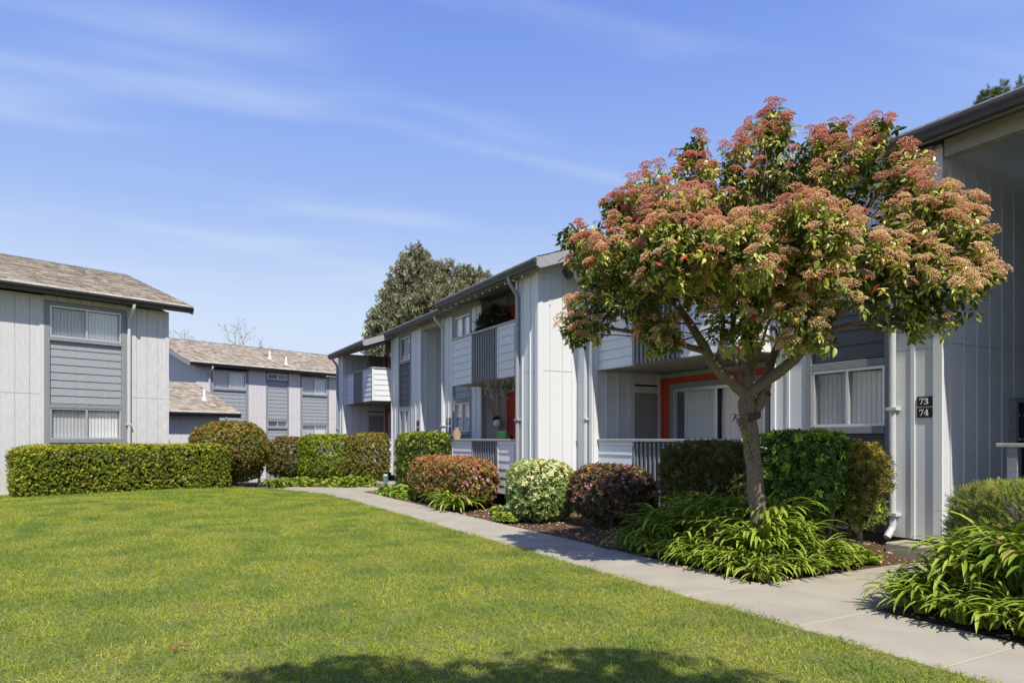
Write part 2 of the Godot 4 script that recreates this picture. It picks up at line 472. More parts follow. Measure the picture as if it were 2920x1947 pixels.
# a balcony (or the patio under it): floor, lapped panels, a run of slats, cap rails
func balcony(p: Node, called: String, sr: float, sl: float, tr: float, tb: float, yb: float, yt: float, a: float, b: float, side_to: float, upper := true):
	var fl := bx(p, called, M.soffit if upper else M.concrete, sr + 0.03, sl, tr + 0.09, tb, yb + 0.02, yb + 0.2)
	var rows := 6
	for e in [[sr + 0.05, a], [b, sl]]:
		fx(fl, "inner_panel", M.light, "n", tr, e[0], e[1], -0.09, -0.002, yb, yt - 0.05)
		lap(fl, M.light, "n", tr, e[0] + 0.03, e[1] - 0.045, yb, yt - 0.13, rows)
		fx(fl, "corner_board", M.light, "n", tr, e[1] - 0.04, e[1], 0.0, 0.03, yb, yt - 0.13)
		fx(fl, "apron_board", M.light, "n", tr, e[0], e[1], 0.0, 0.02, yt - 0.125, yt - 0.05)
	fx(fl, "corner_board", M.rail, "n", tr, sr, sr + 0.078, -0.0, 0.03, yb, yt - 0.13)
	fx(fl, "corner_board", M.slat, "n", tr, a + 0.003, a + 0.05, -0.085, 0.025, yb, yt - 0.05)
	fx(fl, "corner_board", M.slat, "n", tr, b - 0.05, b - 0.003, -0.085, 0.025, yb, yt - 0.05)
	var n := 10
	for i in n:
		var u := lerpf(a + 0.05, b - 0.05, (i + 0.5) / n)
		fx(fl, "slat", M.slat, "n", tr, u - 0.021, u + 0.021, -0.07, 0.012, yb + 0.01, yt - 0.05)
	fx(fl, "cap_rail", M.rail, "n", tr, sr - 0.045, sl, -0.11, 0.05, yt - 0.048, yt, 0.006)
	if side_to > tr:
		fx(fl, "inner_panel", M.light, "e", sr, tr + 0.095, side_to, -0.09, -0.002, yb, yt - 0.05)
		lap(fl, M.light, "e", sr, tr + 0.06, side_to - 0.02, yb, yt - 0.06, rows)
		fx(fl, "corner_board", M.light, "e", sr, tr - 0.028, tr + 0.055, 0.001, 0.03, yb, yt - 0.05)
		fx(fl, "cap_rail", M.rail, "e", sr, tr + 0.112, side_to, -0.11, 0.044, yt - 0.046, yt - 0.002, 0.006)
	if upper:
		var k := int((sl - sr - 0.1) / 0.155)
		var w := (sl - sr - 0.1) / k
		for i in k:
			bx(fl, "soffit_plank", M.soffit, sr + 0.06 + i * w, sr + 0.06 + (i + 1) * w - 0.014, tr + 0.1, tb, yb - 0.0, yb + 0.018)

func spout(p: Node, s: float, tw: float, tg: float, yg: float, y0: float, mt: Material, r := 0.042):
	var d := pipe(p, "downspout", mt, [Vector3(FX * (s + 0.0), yg, -(tg + 0.06)), Vector3(FX * s, yg - 0.12, -(tg + 0.07)), Vector3(FX * s, yg - 0.36, -(tw - 0.075)), Vector3(FX * s, y0 + 0.12, -(tw - 0.075)), Vector3(FX * s, y0, -(tw - 0.20))], r, 12, 0.10)
	for y in [1.9, y0 + 0.3]:
		bx(d, "strap", mt, s - 0.075, s + 0.065, tw - 0.125, tw - 0.012, y - 0.02, y + 0.02)

# a red wall of upright boards round a door opening
func red_wall(p: Node, plane: float, a: float, b: float, d0: float, d1: float, y0: float, yd: float, y1: float):
	for e in [[a, d0, y0, y1], [d0, d1, yd, y1], [d1, b, y0, y1]]:
		var n := maxi(1, roundi((e[1] - e[0]) / 0.31))
		var js := []
		for i in range(1, n): js.append(lerpf(e[0], e[1], float(i) / n))
		sheets(p, M.red, "n", plane, e[0], e[1], e[2], e[3], js, 0.0, 0.0)
	for e in [d0, d1]: fx(p, "jamb_board", M.dark, "n", plane, e - 0.02, e + 0.02, -0.3, -0.001, y0, yd)

# the bay of two windows with lapped boards between them
func bay(p: Node, plane: float, b0: float, b1: float, ylist: Array, sid: Material, trim: Material, base_y: float, top: float, scr := 1, fr: Material = null, tw := 0.1, slats := 14, drawn := 1.0):
	bx(p, "wall", M.dark, b0 + 0.001, b1 - 0.001, plane + 0.3, plane + 1.0, base_y, top)
	for e in [[b0, b0 + tw], [b1 - tw, b1]]:
		fx(p, "window_trim", trim, "n", plane, e[0], e[1], -0.3, 0.036, base_y, top, 0.004)
	var a := b0 + tw
	var e2 := b1 - tw
	var y := base_y
	for w in ylist:         # [bottom, top] of each window, from below
		if w[0] - 0.11 > y + 0.1:
			fx(p, "sheathing", M.dark, "n", plane, a, e2, -0.06, -0.032, y, w[0] - 0.1)
			lap(p, sid, "n", plane + 0.032, a, e2, y + 0.01, w[0] - 0.11, maxi(1, roundi((w[0] - 0.12 - y) / 0.2)))
		fx(p, "sill", trim, "n", plane, a, e2, -0.05, 0.05, w[0] - 0.105, w[0] - 0.005, 0.004)
		window(p, "n", plane - 0.005, a + 0.005, e2 - 0.005, w[0], w[1], slats, scr, fr, drawn)
		fx(p, "window_head", trim, "n", plane, a, e2, -0.05, 0.03, w[1] + 0.003, w[1] + 0.11, 0.004)
		y = w[1] + 0.113
	if top > y + 0.05: fx(p, "wall_panel", M.wall, "n", plane, a, e2, -0.03, 0.012, y, top)

const DEEP := 8.0

# a dwelling of the row: entry wall | number panel | window bay | panel | patio with balcony over it | end block
func dwelling(p: Node, s0: float, b0: float, b1: float, pr: float, sl: float, se: float, tf: float, tr: float, t1: float, y0 := 0.2):
	var td := tr + 1.63
	var tb := tf + DEEP
	# body
	bx(p, "wall", M.wall, s0 + 0.016, b0, tf, tb, y0, 5.22)
	bx(p, "wall", M.wall, b1, pr, tf, tb, y0, 5.22)
	bx(p, "wall", M.wall, pr, sl, td + 0.31, tb, y0, 5.5)
	fx(p, "upper_panel", M.beam, "n", td, pr, sl, 0.0, 0.016, 5.2, 5.52)
	bx(p, "foundation", M.foundation, s0 + 0.08, pr, tf + 0.05, tf + 0.5, -0.25, y0 + 0.03)
	bx(p, "foundation", M.foundation, pr, sl, tr + 0.9, tr + 1.2, -0.25, y0 + 0.1)
	bx(p, "foundation", M.foundation, sl + 0.06, se, t1 + 0.05, t1 + 0.5, -0.25, y0 + 0.03)
	bx(p, "wall", M.wall, sl + 0.016, se, t1, tb, y0, 4.88)
	# number panel and panel beside the patio
	sheets(p, M.wall, "n", tf, s0 + 0.1, b0, y0, 5.1, [s0 + 0.1 + (b0 - s0 - 0.1) * 0.48], 2.66)
	fx(p, "corner_board", M.wall, "n", tf, s0 - 0.02, s0 + 0.098, 0.0, 0.042, y0, 5.16, 0.004)
	fx(p, "frieze_board", M.beam, "n", tf, s0 + 0.1, pr, 0.035, 0.055, 5.1, 5.22)
	bay(p, tf, b0, b1, [[1.68, 2.5], [4.2, 5.0]], M.dark_siding, M.trim, y0, 5.1, 1, M.alu, 0.1, 14)
	sheets(p, M.wall, "n", tf, b1, pr, y0, 5.1, [(b1 + pr) * 0.5], 2.66)
	fx(p, "corner_board", M.wall, "n", tf, pr - 0.09, pr, 0.017, 0.05, y0, 5.1, 0.004)
	# entry wall beside the stair
	var js := []
	for i in 12: js.append(tf + 0.17 + i * 0.31)
	sheets(p, M.entry, "e", s0 + 0.016, tf + 0.02, tf + 4.0, 0.1, 5.1, js, 2.72, 0.022)
	prism(p, "entry_gable", M.entry, [Vector2(tf + 0.2, 5.1), Vector2(tf + 4.0, 5.1), Vector2(tf + 4.0, 6.5), Vector2(tf + 0.2, 5.22)], s0 + 0.002, s0 + 0.016)
	# patio walls, twice
	for fl in [[0.43, 2.85], [3.06, 4.9]]:
		var u := []
		for i in 5: u.append(t1 + 0.32 + i * 0.29)
		sheets(p, M.wall, "e", sl + 0.016, t1 + 0.02, td, fl[0], fl[1], u.slice(0, 3), 0.0, 0.03)
		var rt: float = fl[1] - 0.09 + (0.3 if fl[0] > 1.0 else 0.0)
		red_wall(p, td, pr, sl, pr + 0.78, sl - 0.38, fl[0], fl[0] + 2.15, rt)
		fx(p, "ceiling_trim", M.beam, "n", td, pr, sl - 0.02, 0.0, 0.035, fl[1] - 0.085 + (0.3 if fl[0] > 1.0 else 0.0), fl[1] + (0.3 if fl[0] > 1.0 else 0.0))
		fx(p, "corner_board", M.red, "n", td, sl - 0.1, sl - 0.002, 0.017, 0.04, fl[0], fl[1] - 0.09)
		sliding_door(p, td, pr + 0.72, sl - 0.32, fl[0], fl[0] + 2.2)
		# closet door in the side wall
		var d0 := td - 0.73
		var d1 := td - 0.1
		for e in [[d0 - 0.09, d0], [d1, d1 + 0.07]]:
			fx(p, "door_trim", M.light, "e", sl + 0.016, e[0], e[1], 0.017, 0.045, fl[0], minf(fl[0] + 2.42, fl[1]), 0.003)
		if fl[1] > 4.0: fx(p, "closet_door", M.door, "e", sl + 0.016, d0, d1, 0.017, 0.03, fl[0], 4.88)
		else:
			var cd := fx(p, "closet_door", M.door, "e", sl + 0.016, d0, d1, 0.017, 0.03, fl[0], fl[0] + 2.02)
			fx(cd, "hinge", M.alu, "e", sl + 0.016, d1 - 0.025, d1 + 0.01, 0.03, 0.05, fl[0] + 1.7, fl[0] + 1.8)
			fx(cd, "hinge", M.alu, "e", sl + 0.016, d1 - 0.025, d1 + 0.01, 0.03, 0.05, fl[0] + 0.9, fl[0] + 1.0)
			fx(p, "door_head", M.light, "e", sl + 0.016, d0, d1, 0.017, 0.04, fl[0] + 2.03, fl[0] + 2.12)
			fx(p, "vent_gap", M.dark, "e", sl + 0.016, d0, d1, 0.017, 0.022, fl[0] + 2.16, fl[0] + 2.2)
	fx(p, "jamb_board", M.red, "n", tf, pr - 0.002, pr + 0.04, -0.9, 0.0, y0, 2.85)
	# end block
	sheets(p, M.wall, "n", t1, sl, se, y0, 4.85, [(sl + se) * 0.5], 2.66)
	fx(p, "corner_board", M.wall, "n", t1, sl - 0.02, sl + 0.08, 0.017, 0.05, y0, 4.85, 0.004)
	fx(p, "corner_board", M.wall, "e", sl + 0.016, t1 - 0.01, t1 + 0.1, 0.017, 0.04, y0, 4.85, 0.004)
	# balcony and patio
	var w := sl - pr
	balcony(p, "balcony", pr - 0.01, sl - 0.002, tr, td - 0.02, 2.87, 4.07, pr + w * 0.33, pr + w * 0.69, tf)
	balcony(p, "patio", pr - 0.01, sl - 0.002, tr, td - 0.02, 0.3, 1.5, pr + w * 0.33, pr + w * 0.69, tf, false)

func build_row():
	FX = -1.0
	# the near part, with the entry of numbers 73 and 74
	var p: Node = tag(frame_thing("apartment_building", 4.9, 8.9), "two storey grey apartment section behind the flowering tree, with red patio wall and entry recess", "building", "sections of the long apartment row")
	dwelling(p, 4.9, 5.54, 6.88, 7.52, 11.09, 11.65, 8.9, 8.09, 7.97)
	bx(p, "wall", M.wall, -1.0, 3.05, 8.95, 16.9, 0.2, 5.2)
	sheets(p, M.wall, "n", 8.95, -1.0, 3.05, 0.2, 5.1, [0.4, 1.0, 1.6, 2.2, 2.7], 2.66)
	fx(p, "corner_board", M.wall, "n", 8.95, 2.95, 3.07, 0.0, 0.07, 0.2, 5.16)
	bx(p, "entry_beam", M.beam, 3.05, 4.86, 8.86, 9.02, 5.03, 5.24, 0.006)
	bx(p, "landing", M.concrete, 3.05, 4.9, 9.0, 12.6, 0.0, 0.19)
	bx(p, "stair_landing", M.soffit, 3.05, 4.9, 10.9, 12.6, 2.75, 2.95)
	# the low landing rail and the dark cabinet in the recess
	var lr := bx(p, "landing_rail", M.rail, 3.05, 4.32, 8.95, 9.09, 1.405, 1.45, 0.006)
	bx(lr, "post", M.trim, 4.10, 4.21, 8.97, 9.07, 0.19, 1.405, 0.004)
	bx(lr, "post", M.trim, 3.92, 4.02, 8.97, 9.07, 0.19, 1.405, 0.004)
	for i in 5: bx(lr, "slat", M.trim, 3.8 - i * 0.15, 3.84 - i * 0.15, 9.0, 9.04, 0.3, 1.405)
	var cb := fx(p, "wall_cabinet", M.dark, "e", 4.9, 10.56, 11.5, 0.0, 0.03, 1.0, 2.0)
	fx(cb, "frame", M.trim, "e", 4.9, 10.49, 10.56, 0.0, 0.09, 0.95, 2.06)
	fx(cb, "frame", M.trim, "e", 4.9, 10.561, 11.5, 0.0, 0.09, 2.0, 2.06)
	for i in 3: fx(cb, "latch", M.white, "e", 4.9, 10.66 + i * 0.16, 10.71 + i * 0.16, 0.03, 0.04, 1.82, 1.835)
	for i in 3: fx(cb, "latch", M.white, "e", 4.9, 10.66 + i * 0.16, 10.72 + i * 0.16, 0.03, 0.05, 1.48, 1.51)
	roof(p, -1.2, 7.7, 8.5, 5.33, 5.2, 0.34, M.gutter, true, 1.0, 0.2, 0.36)
	prism(p, "gable_wall", M.wall, [Vector2(8.9, 5.15), Vector2(14.2, 5.15), Vector2(14.2, 6.9), Vector2(8.9, 5.2)], 7.4, 7.5)
	roof(p, 7.3, 11.64, 7.62, 4.93, 5.9, 0.34, M.gutter, false, 1.0, 0.2, 0.4)
	spout(p, 5.50, 8.9, 8.48, 5.2, 0.2, M.spout, 0.044)
	spout(p, 11.26, 7.97, 7.6, 4.84, 0.3, M.spout)
	# the middle part: block with its white end wall, balcony, window bay, entry of numbers 71 and 72
	p = tag(frame_thing("apartment_building", 11.65, 7.06), "middle apartment section with bright white end wall and slatted balcony over patio", "building", "sections of the long apartment row")
	bx(p, "wall", M.wall, 11.666, 12.55, 7.06, 15.0, 0.14, 4.84)
	prism(p, "gable_wall", M.wall, [Vector2(7.08, 4.84), Vector2(11.6, 4.84), Vector2(11.6, 6.4), Vector2(7.08, 4.93)], 11.667, 12.5)
	sheets(p, M.wall, "e", 11.666, 7.062, 8.0, 0.14, 4.83, [7.3, 7.6], 2.87, 0.0)
	prism(p, "gable_panel", M.wall, [Vector2(7.062, 4.836), Vector2(9.5, 4.836), Vector2(9.5, 5.7), Vector2(7.062, 4.9)], 11.65, 11.666)
	fx(p, "corner_board", M.wall, "e", 11.666, 7.04, 7.13, 0.017, 0.036, 0.14, 4.9, 0.004)
	fx(p, "corner_board", M.wall, "e", 11.666, 7.82, 7.955, 0.017, 0.036, 0.14, 5.1, 0.004)
	fx(p, "batten", M.wall, "e", 11.666, 7.285, 7.315, 0.0165, 0.03, 4.2, 4.9)
	sheets(p, M.wall, "n", 7.06, 11.65, 12.55, 0.14, 4.83, [11.99, 12.3], 2.87, 0.04)
	fx(p, "corner_board", M.wall, "n", 7.06, 11.63, 11.74, 0.017, 0.05, 0.14, 4.83, 0.004)
	fx(p, "corner_board", M.wall, "n", 7.06, 12.47, 12.56, 0.017, 0.05, 0.14, 4.83, 0.004)
	bx(p, "wall", M.wall, 12.55, 16.47, 9.26, 15.0, 0.2, 5.6)
	fx(p, "upper_panel", M.beam, "n", 8.95, 12.55, 16.47, 0.0, 0.016, 5.202, 5.55)
	bx(p, "foundation", M.foundation, 11.75, 12.5, 7.12, 7.6, -0.25, 0.17)
	bx(p, "foundation", M.foundation, 12.6, 16.4, 7.9, 8.3, -0.25, 0.3)
	bx(p, "foundation", M.foundation, 16.4, 19.0, 8.2, 8.6, -0.25, 0.23)
	bx(p, "wall", M.wall, 16.486, 17.05, 8.15, 15.0, 0.2, 5.2)
	bx(p, "wall", M.wall, 18.34, 19.03, 8.15, 15.0, 0.2, 5.2)
	for fl in [[0.43, 2.85], [3.06, 5.2]]:
		red_wall(p, 8.95, 12.55, 16.47, 12.96, 15.04, fl[0], fl[0] + 2.05, fl[1] - 0.09)
		fx(p, "ceiling_trim", M.beam, "n", 8.95, 12.55, 16.45, 0.0, 0.03, fl[1] - 0.085, fl[1])
		sliding_door(p, 8.95, 12.9, 15.1, fl[0], fl[0] + 2.1)
		sheets(p, M.entry, "e", 16.486, 8.2, 8.95, fl[0], fl[1], [8.33, 8.64], 0.0, 0.03)
		fx(p, "corner_board", M.rail, "e", 16.486, 8.152, 8.28, 0.017, 0.04, fl[0], fl[1], 0.003)
		fx(p, "corner_board", M.entry, "e", 16.486, 8.83, 8.93, 0.017, 0.04, fl[0], fl[1], 0.003)
	sheets(p, M.wall, "n", 8.15, 16.47, 17.05, 0.2, 5.1, [16.76], 2.66, 0.03)
	bay(p, 8.15, 17.05, 18.34, [[1.71, 2.52], [4.2, 5.0]], M.siding, M.trim, 0.2, 5.1, 0, M.alu, 0.1, 12)
	sheets(p, M.wall, "n", 8.15, 18.34, 19.0, 0.2, 5.1, [18.62], 2.66, 0.05)
	fx(p, "corner_board", M.wall, "n", 8.15, 18.92, 19.04, 0.0165, 0.06, 0.2, 5.1)
	fx(p, "frieze_board", M.beam, "n", 8.15, 16.47, 19.03, 0.035, 0.055, 5.1, 5.22)
	balcony(p, "balcony", 12.56, 15.9, 7.06, 8.93, 2.84, 4.03, 13.42, 14.75, 0.0)
	balcony(p, "patio", 12.56, 15.9, 7.06, 8.93, 0.3, 1.5, 13.42, 14.75, 0.0, false)
	roof(p, 11.25, 16.2, 6.72, 4.97, 6.2, 0.34, M.gutter, false, 1.0, 0.2, 2.0)
	spout(p, 12.42, 7.06, 6.72, 4.86, 0.3, M.greyspout)
	spout(p, 18.95, 8.15, 7.76, 5.2, 0.3, M.spout)
	# the far part
	p = tag(frame_thing("apartment_building", 20.85, 8.15), "farthest apartment section of the row with sunlit box balcony and bluish stair recess", "building", "sections of the long apartment row")
	dwelling(p, 20.85, 21.76, 23.0, 23.76, 27.18, 27.96, 8.15, 7.42, 7.3)
	bx(p, "entry_beam", M.beam, 19.03, 20.82, 8.12, 8.28, 5.0, 5.2, 0.006)
	bx(p, "landing", M.concrete, 19.03, 20.85, 8.2, 11.8, 0.0, 0.19)
	roof(p, 16.0, 23.9, 7.75, 5.28, 5.2, 0.34, M.gutter, true, 1.0, 0.2, 0.36)
	roof(p, 23.5, 28.35, 6.96, 4.95, 5.9, 0.34, M.gutter, false, 1.0, 0.2, 0.4)
	spout(p, 27.9, 7.3, 6.96, 4.86, 0.3, M.greyspout)

func pale_sheets(p: Node, plane: float, a: float, b: float, y0: float, y1: float, step := 0.31):
	var js := []
	var u := b - step
	while u > a + 0.12:
		js.append(u)
		u -= step
	bx(p, "wall", M.lwall, a, b, plane, plane + 1.5, y0, y1)
	sheets(p, M.lwall, "n", plane, a, b, y0, y1, js, 2.66, 0.0)

func build_left():
	FX = 1.0
	var p: Node = tag(frame_thing("apartment_building", 4.0, 20.7), "pale grey two storey apartment building at left behind the long clipped hedge", "building", "pale apartment buildings on the left")
	bx(p, "wall", M.lwall, -4.0, 8.43, 22.2, 30.2, -0.5, 5.2)
	pale_sheets(p, 20.7, -4.0, 5.36, -0.3, 5.2)
	pale_sheets(p, 20.7, 7.33, 8.46, -0.3, 5.2, 0.29)
	fx(p, "corner_board", M.lwall, "n", 20.7, 8.37, 8.47, 0.017, 0.04, -0.3, 5.2)
	fx(p, "corner_board", M.lwall, "n", 20.7, 5.26, 5.36, 0.017, 0.035, -0.3, 4.45)
	bay(p, 20.7, 5.36, 7.33, [[1.5, 2.31], [4.17, 4.98]], M.siding, M.trim, -0.2, 5.09, 2, M.alu, 0.13, 20)
	var js := []
	for i in 6: js.append(5.36 + 0.28 * (i + 1))
	sheets(p, M.lwall, "n", 20.7, 5.36, 7.33, 5.1, 5.22, js, 0.0, 0.0)
	prism(p, "gable_wall", M.lwall, [Vector2(20.7, 5.2), Vector2(30.2, 5.2), Vector2(25.4, 6.85)], 8.3, 8.44)
	roof(p, -5.0, 8.97, 20.2, 5.34, 5.05, 0.344, M.darkgutter, true, 1.0, 0.14, 0.42)
	spout(p, 7.38, 20.7, 20.2, 5.22, 0.2, M.spout, 0.045)
	# the building further back
	p = tag(frame_thing("apartment_building", 15.55, 34.7), "pale apartment building farthest back, with long shingled roof and three window bays", "building", "pale apartment buildings on the left")
	bx(p, "wall", M.lwall, 15.567, 28.0, 36.2, 44.0, -1.4, 5.15)
	pale_sheets(p, 34.7, 15.56, 16.28, -1.4, 5.2, 0.24)
	pale_sheets(p, 34.7, 18.34, 19.35, -1.4, 5.2, 0.25)
	pale_sheets(p, 34.7, 20.74, 21.46, -1.4, 5.2, 0.24)
	pale_sheets(p, 34.7, 23.37, 28.0, -1.4, 5.2, 0.31)
	bay(p, 34.7, 16.28, 18.34, [[1.5, 2.3], [4.14, 5.0]], M.siding, M.trim, -1.2, 5.12, 2, M.alu, 0.14, 18)
	bay(p, 34.7, 19.35, 20.74, [[2.17, 2.5], [4.8, 5.1]], M.siding, M.trim, -1.2, 5.15, 2, M.alu, 0.1, 10, -1.0)
	bay(p, 34.7, 21.46, 23.37, [[1.5, 2.3], [4.1, 5.0]], M.siding, M.trim, -1.2, 5.12, 2, M.alu, 0.12, 18)
	var ej := []
	for i in 40: ej.append(34.9 + 0.22 * i)
	sheets(p, M.lwall, "e", 15.567, 34.7, 44.0, -1.4, 5.15, ej, 2.67, 0.0)
	prism(p, "gable_wall", M.lwall, [Vector2(34.7, 5.15), Vector2(44.0, 5.15), Vector2(39.35, 6.85)], 15.552, 15.7)
	roof(p, 15.05, 28.2, 34.2, 5.33, 5.05, 0.344, M.darkgutter, true, 1.02, 0.15, 0.42)
	spout(p, 16.2, 34.7, 34.2, 5.2, -1.0, M.spout, 0.05)
	# the lean-to between them
	p = tag(frame_thing("shed", 8.48, 26.5), "low dark walled lean-to with shingled roof between the two pale buildings", "shed")
	bx(p, "wall", M.entry, 8.48, 12.78, 26.52, 30.2, -1.0, 2.42)
	sheets(p, M.entry, "n", 26.52, 8.48, 12.8, -1.0, 2.42, [8.9, 9.5, 10.1, 10.7, 11.3, 11.9, 12.4], 0.0, 0.0)
	roof(p, 8.5, 13.47, 26.08, 2.5, 4.1, 0.35, M.darkgutter, false, 0.95, 0.15, 0.36)
	spout(p, 12.9, 26.52, 26.08, 2.38, -0.6, M.greyspout)
	for e in [[20.6, 36.5, 34.2, 5.33, 0.344, "white vent pipe standing higher on the far shingled roof"], [21.0, 35.4, 34.2, 5.33, 0.344, "white vent pipe standing lower right on the far shingled roof"], [12.75, 27.7, 26.08, 2.5, 0.35, "white vent pipe standing on the lean-to roof"]]:
		var y: float = e[3] + (e[1] - e[2]) * e[4]
		var v: Node = tag(frame_thing("vent_pipe", e[0], e[1], y), e[5], "vent pipe", "roof vent pipes")
		pipe(v, "pipe", M.white, [Vector3(e[0], y - 0.05, -e[1]), Vector3(e[0], y + 0.46, -e[1])], 0.055, 10)
		var b := MB.new()
		b.tube([Vector3(0, -0.08, 0), Vector3(0, 0.14, 0)], [0.2, 0.07], 12)
		piece("flashing", v, b.done(), M.white, Vector3(e[0], y, -e[1]))

# ------------------------------------------------------------------ ground
func sst(a: float, b: float, x: float) -> float: return smoothstep(a, b, x)

func ground_y(x: float, d: float) -> float:
	var q := -0.75471 * x + 0.65606 * d
	var t := t_of(x, d)
	var h := 0.11 * sst(10.0, 17.5, q) * sst(4.2, 0.5, t) + 0.025 * nz.get_noise_2d(x * 14.0, d * 14.0) * sst(4.6, 3.6, t)
	h -= 1.15 * sst(21.5, 31.0, q) * sst(9.5, 6.5, t)
	return h

const EDGE := [[-8.0, 4.62], [15.9, 4.62], [18.0, 4.54], [19.0, 4.42], [19.7, 4.28], [20.3, 4.1], [20.8, 3.9], [21.2, 3.6], [21.6, 3.15], [22.0, 2.7], [23.1, 1.3], [25.0, -1.5]]
func edge_t(s: float) -> float:
	for i in EDGE.size() - 1:
		if s <= EDGE[i + 1][0]: return lerpf(EDGE[i][1], EDGE[i + 1][1], (s - EDGE[i][0]) / (EDGE[i + 1][0] - EDGE[i][0]))
	return -1.5

func bed_y(s: float, t: float) -> float:
	return -0.015 + 0.10 * sst(5.7, 8.0, t) * sst(18.5, 16.0, s) * (sst(4.93, 5.7, s) if s > 4.2 else sst(3.7, 3.0, s)) + 0.022 * nz.get_noise_2d(s * 60.0, t * 60.0) + 0.02 * nz.get_noise_2d(s * 20.0 + 50.0, t * 20.0)

func grid_mesh(rows: Array) -> ArrayMesh:     # rows of world points, smooth shaded
	var b := MB.new()
	var nr := []
	for i in rows.size():
		var r := []
		for j in rows[i].size():
			var a: Vector3 = rows[mini(i + 1, rows.size() - 1)][j] - rows[maxi(i - 1, 0)][j]
			var c: Vector3 = rows[i][mini(j + 1, rows[i].size() - 1)] - rows[i][maxi(j - 1, 0)]
			var n := a.cross(c).normalized()
			r.append(n if n.y > 0 else -n)
		nr.append(r)
	for i in rows.size() - 1:
		for j in rows[i].size() - 1:
			b.trin(rows[i][j], rows[i + 1][j], rows[i + 1][j + 1], nr[i][j], nr[i + 1][j], nr[i + 1][j + 1])
			b.trin(rows[i][j], rows[i + 1][j + 1], rows[i][j + 1], nr[i][j], nr[i + 1][j + 1], nr[i][j + 1])
	return b.done()

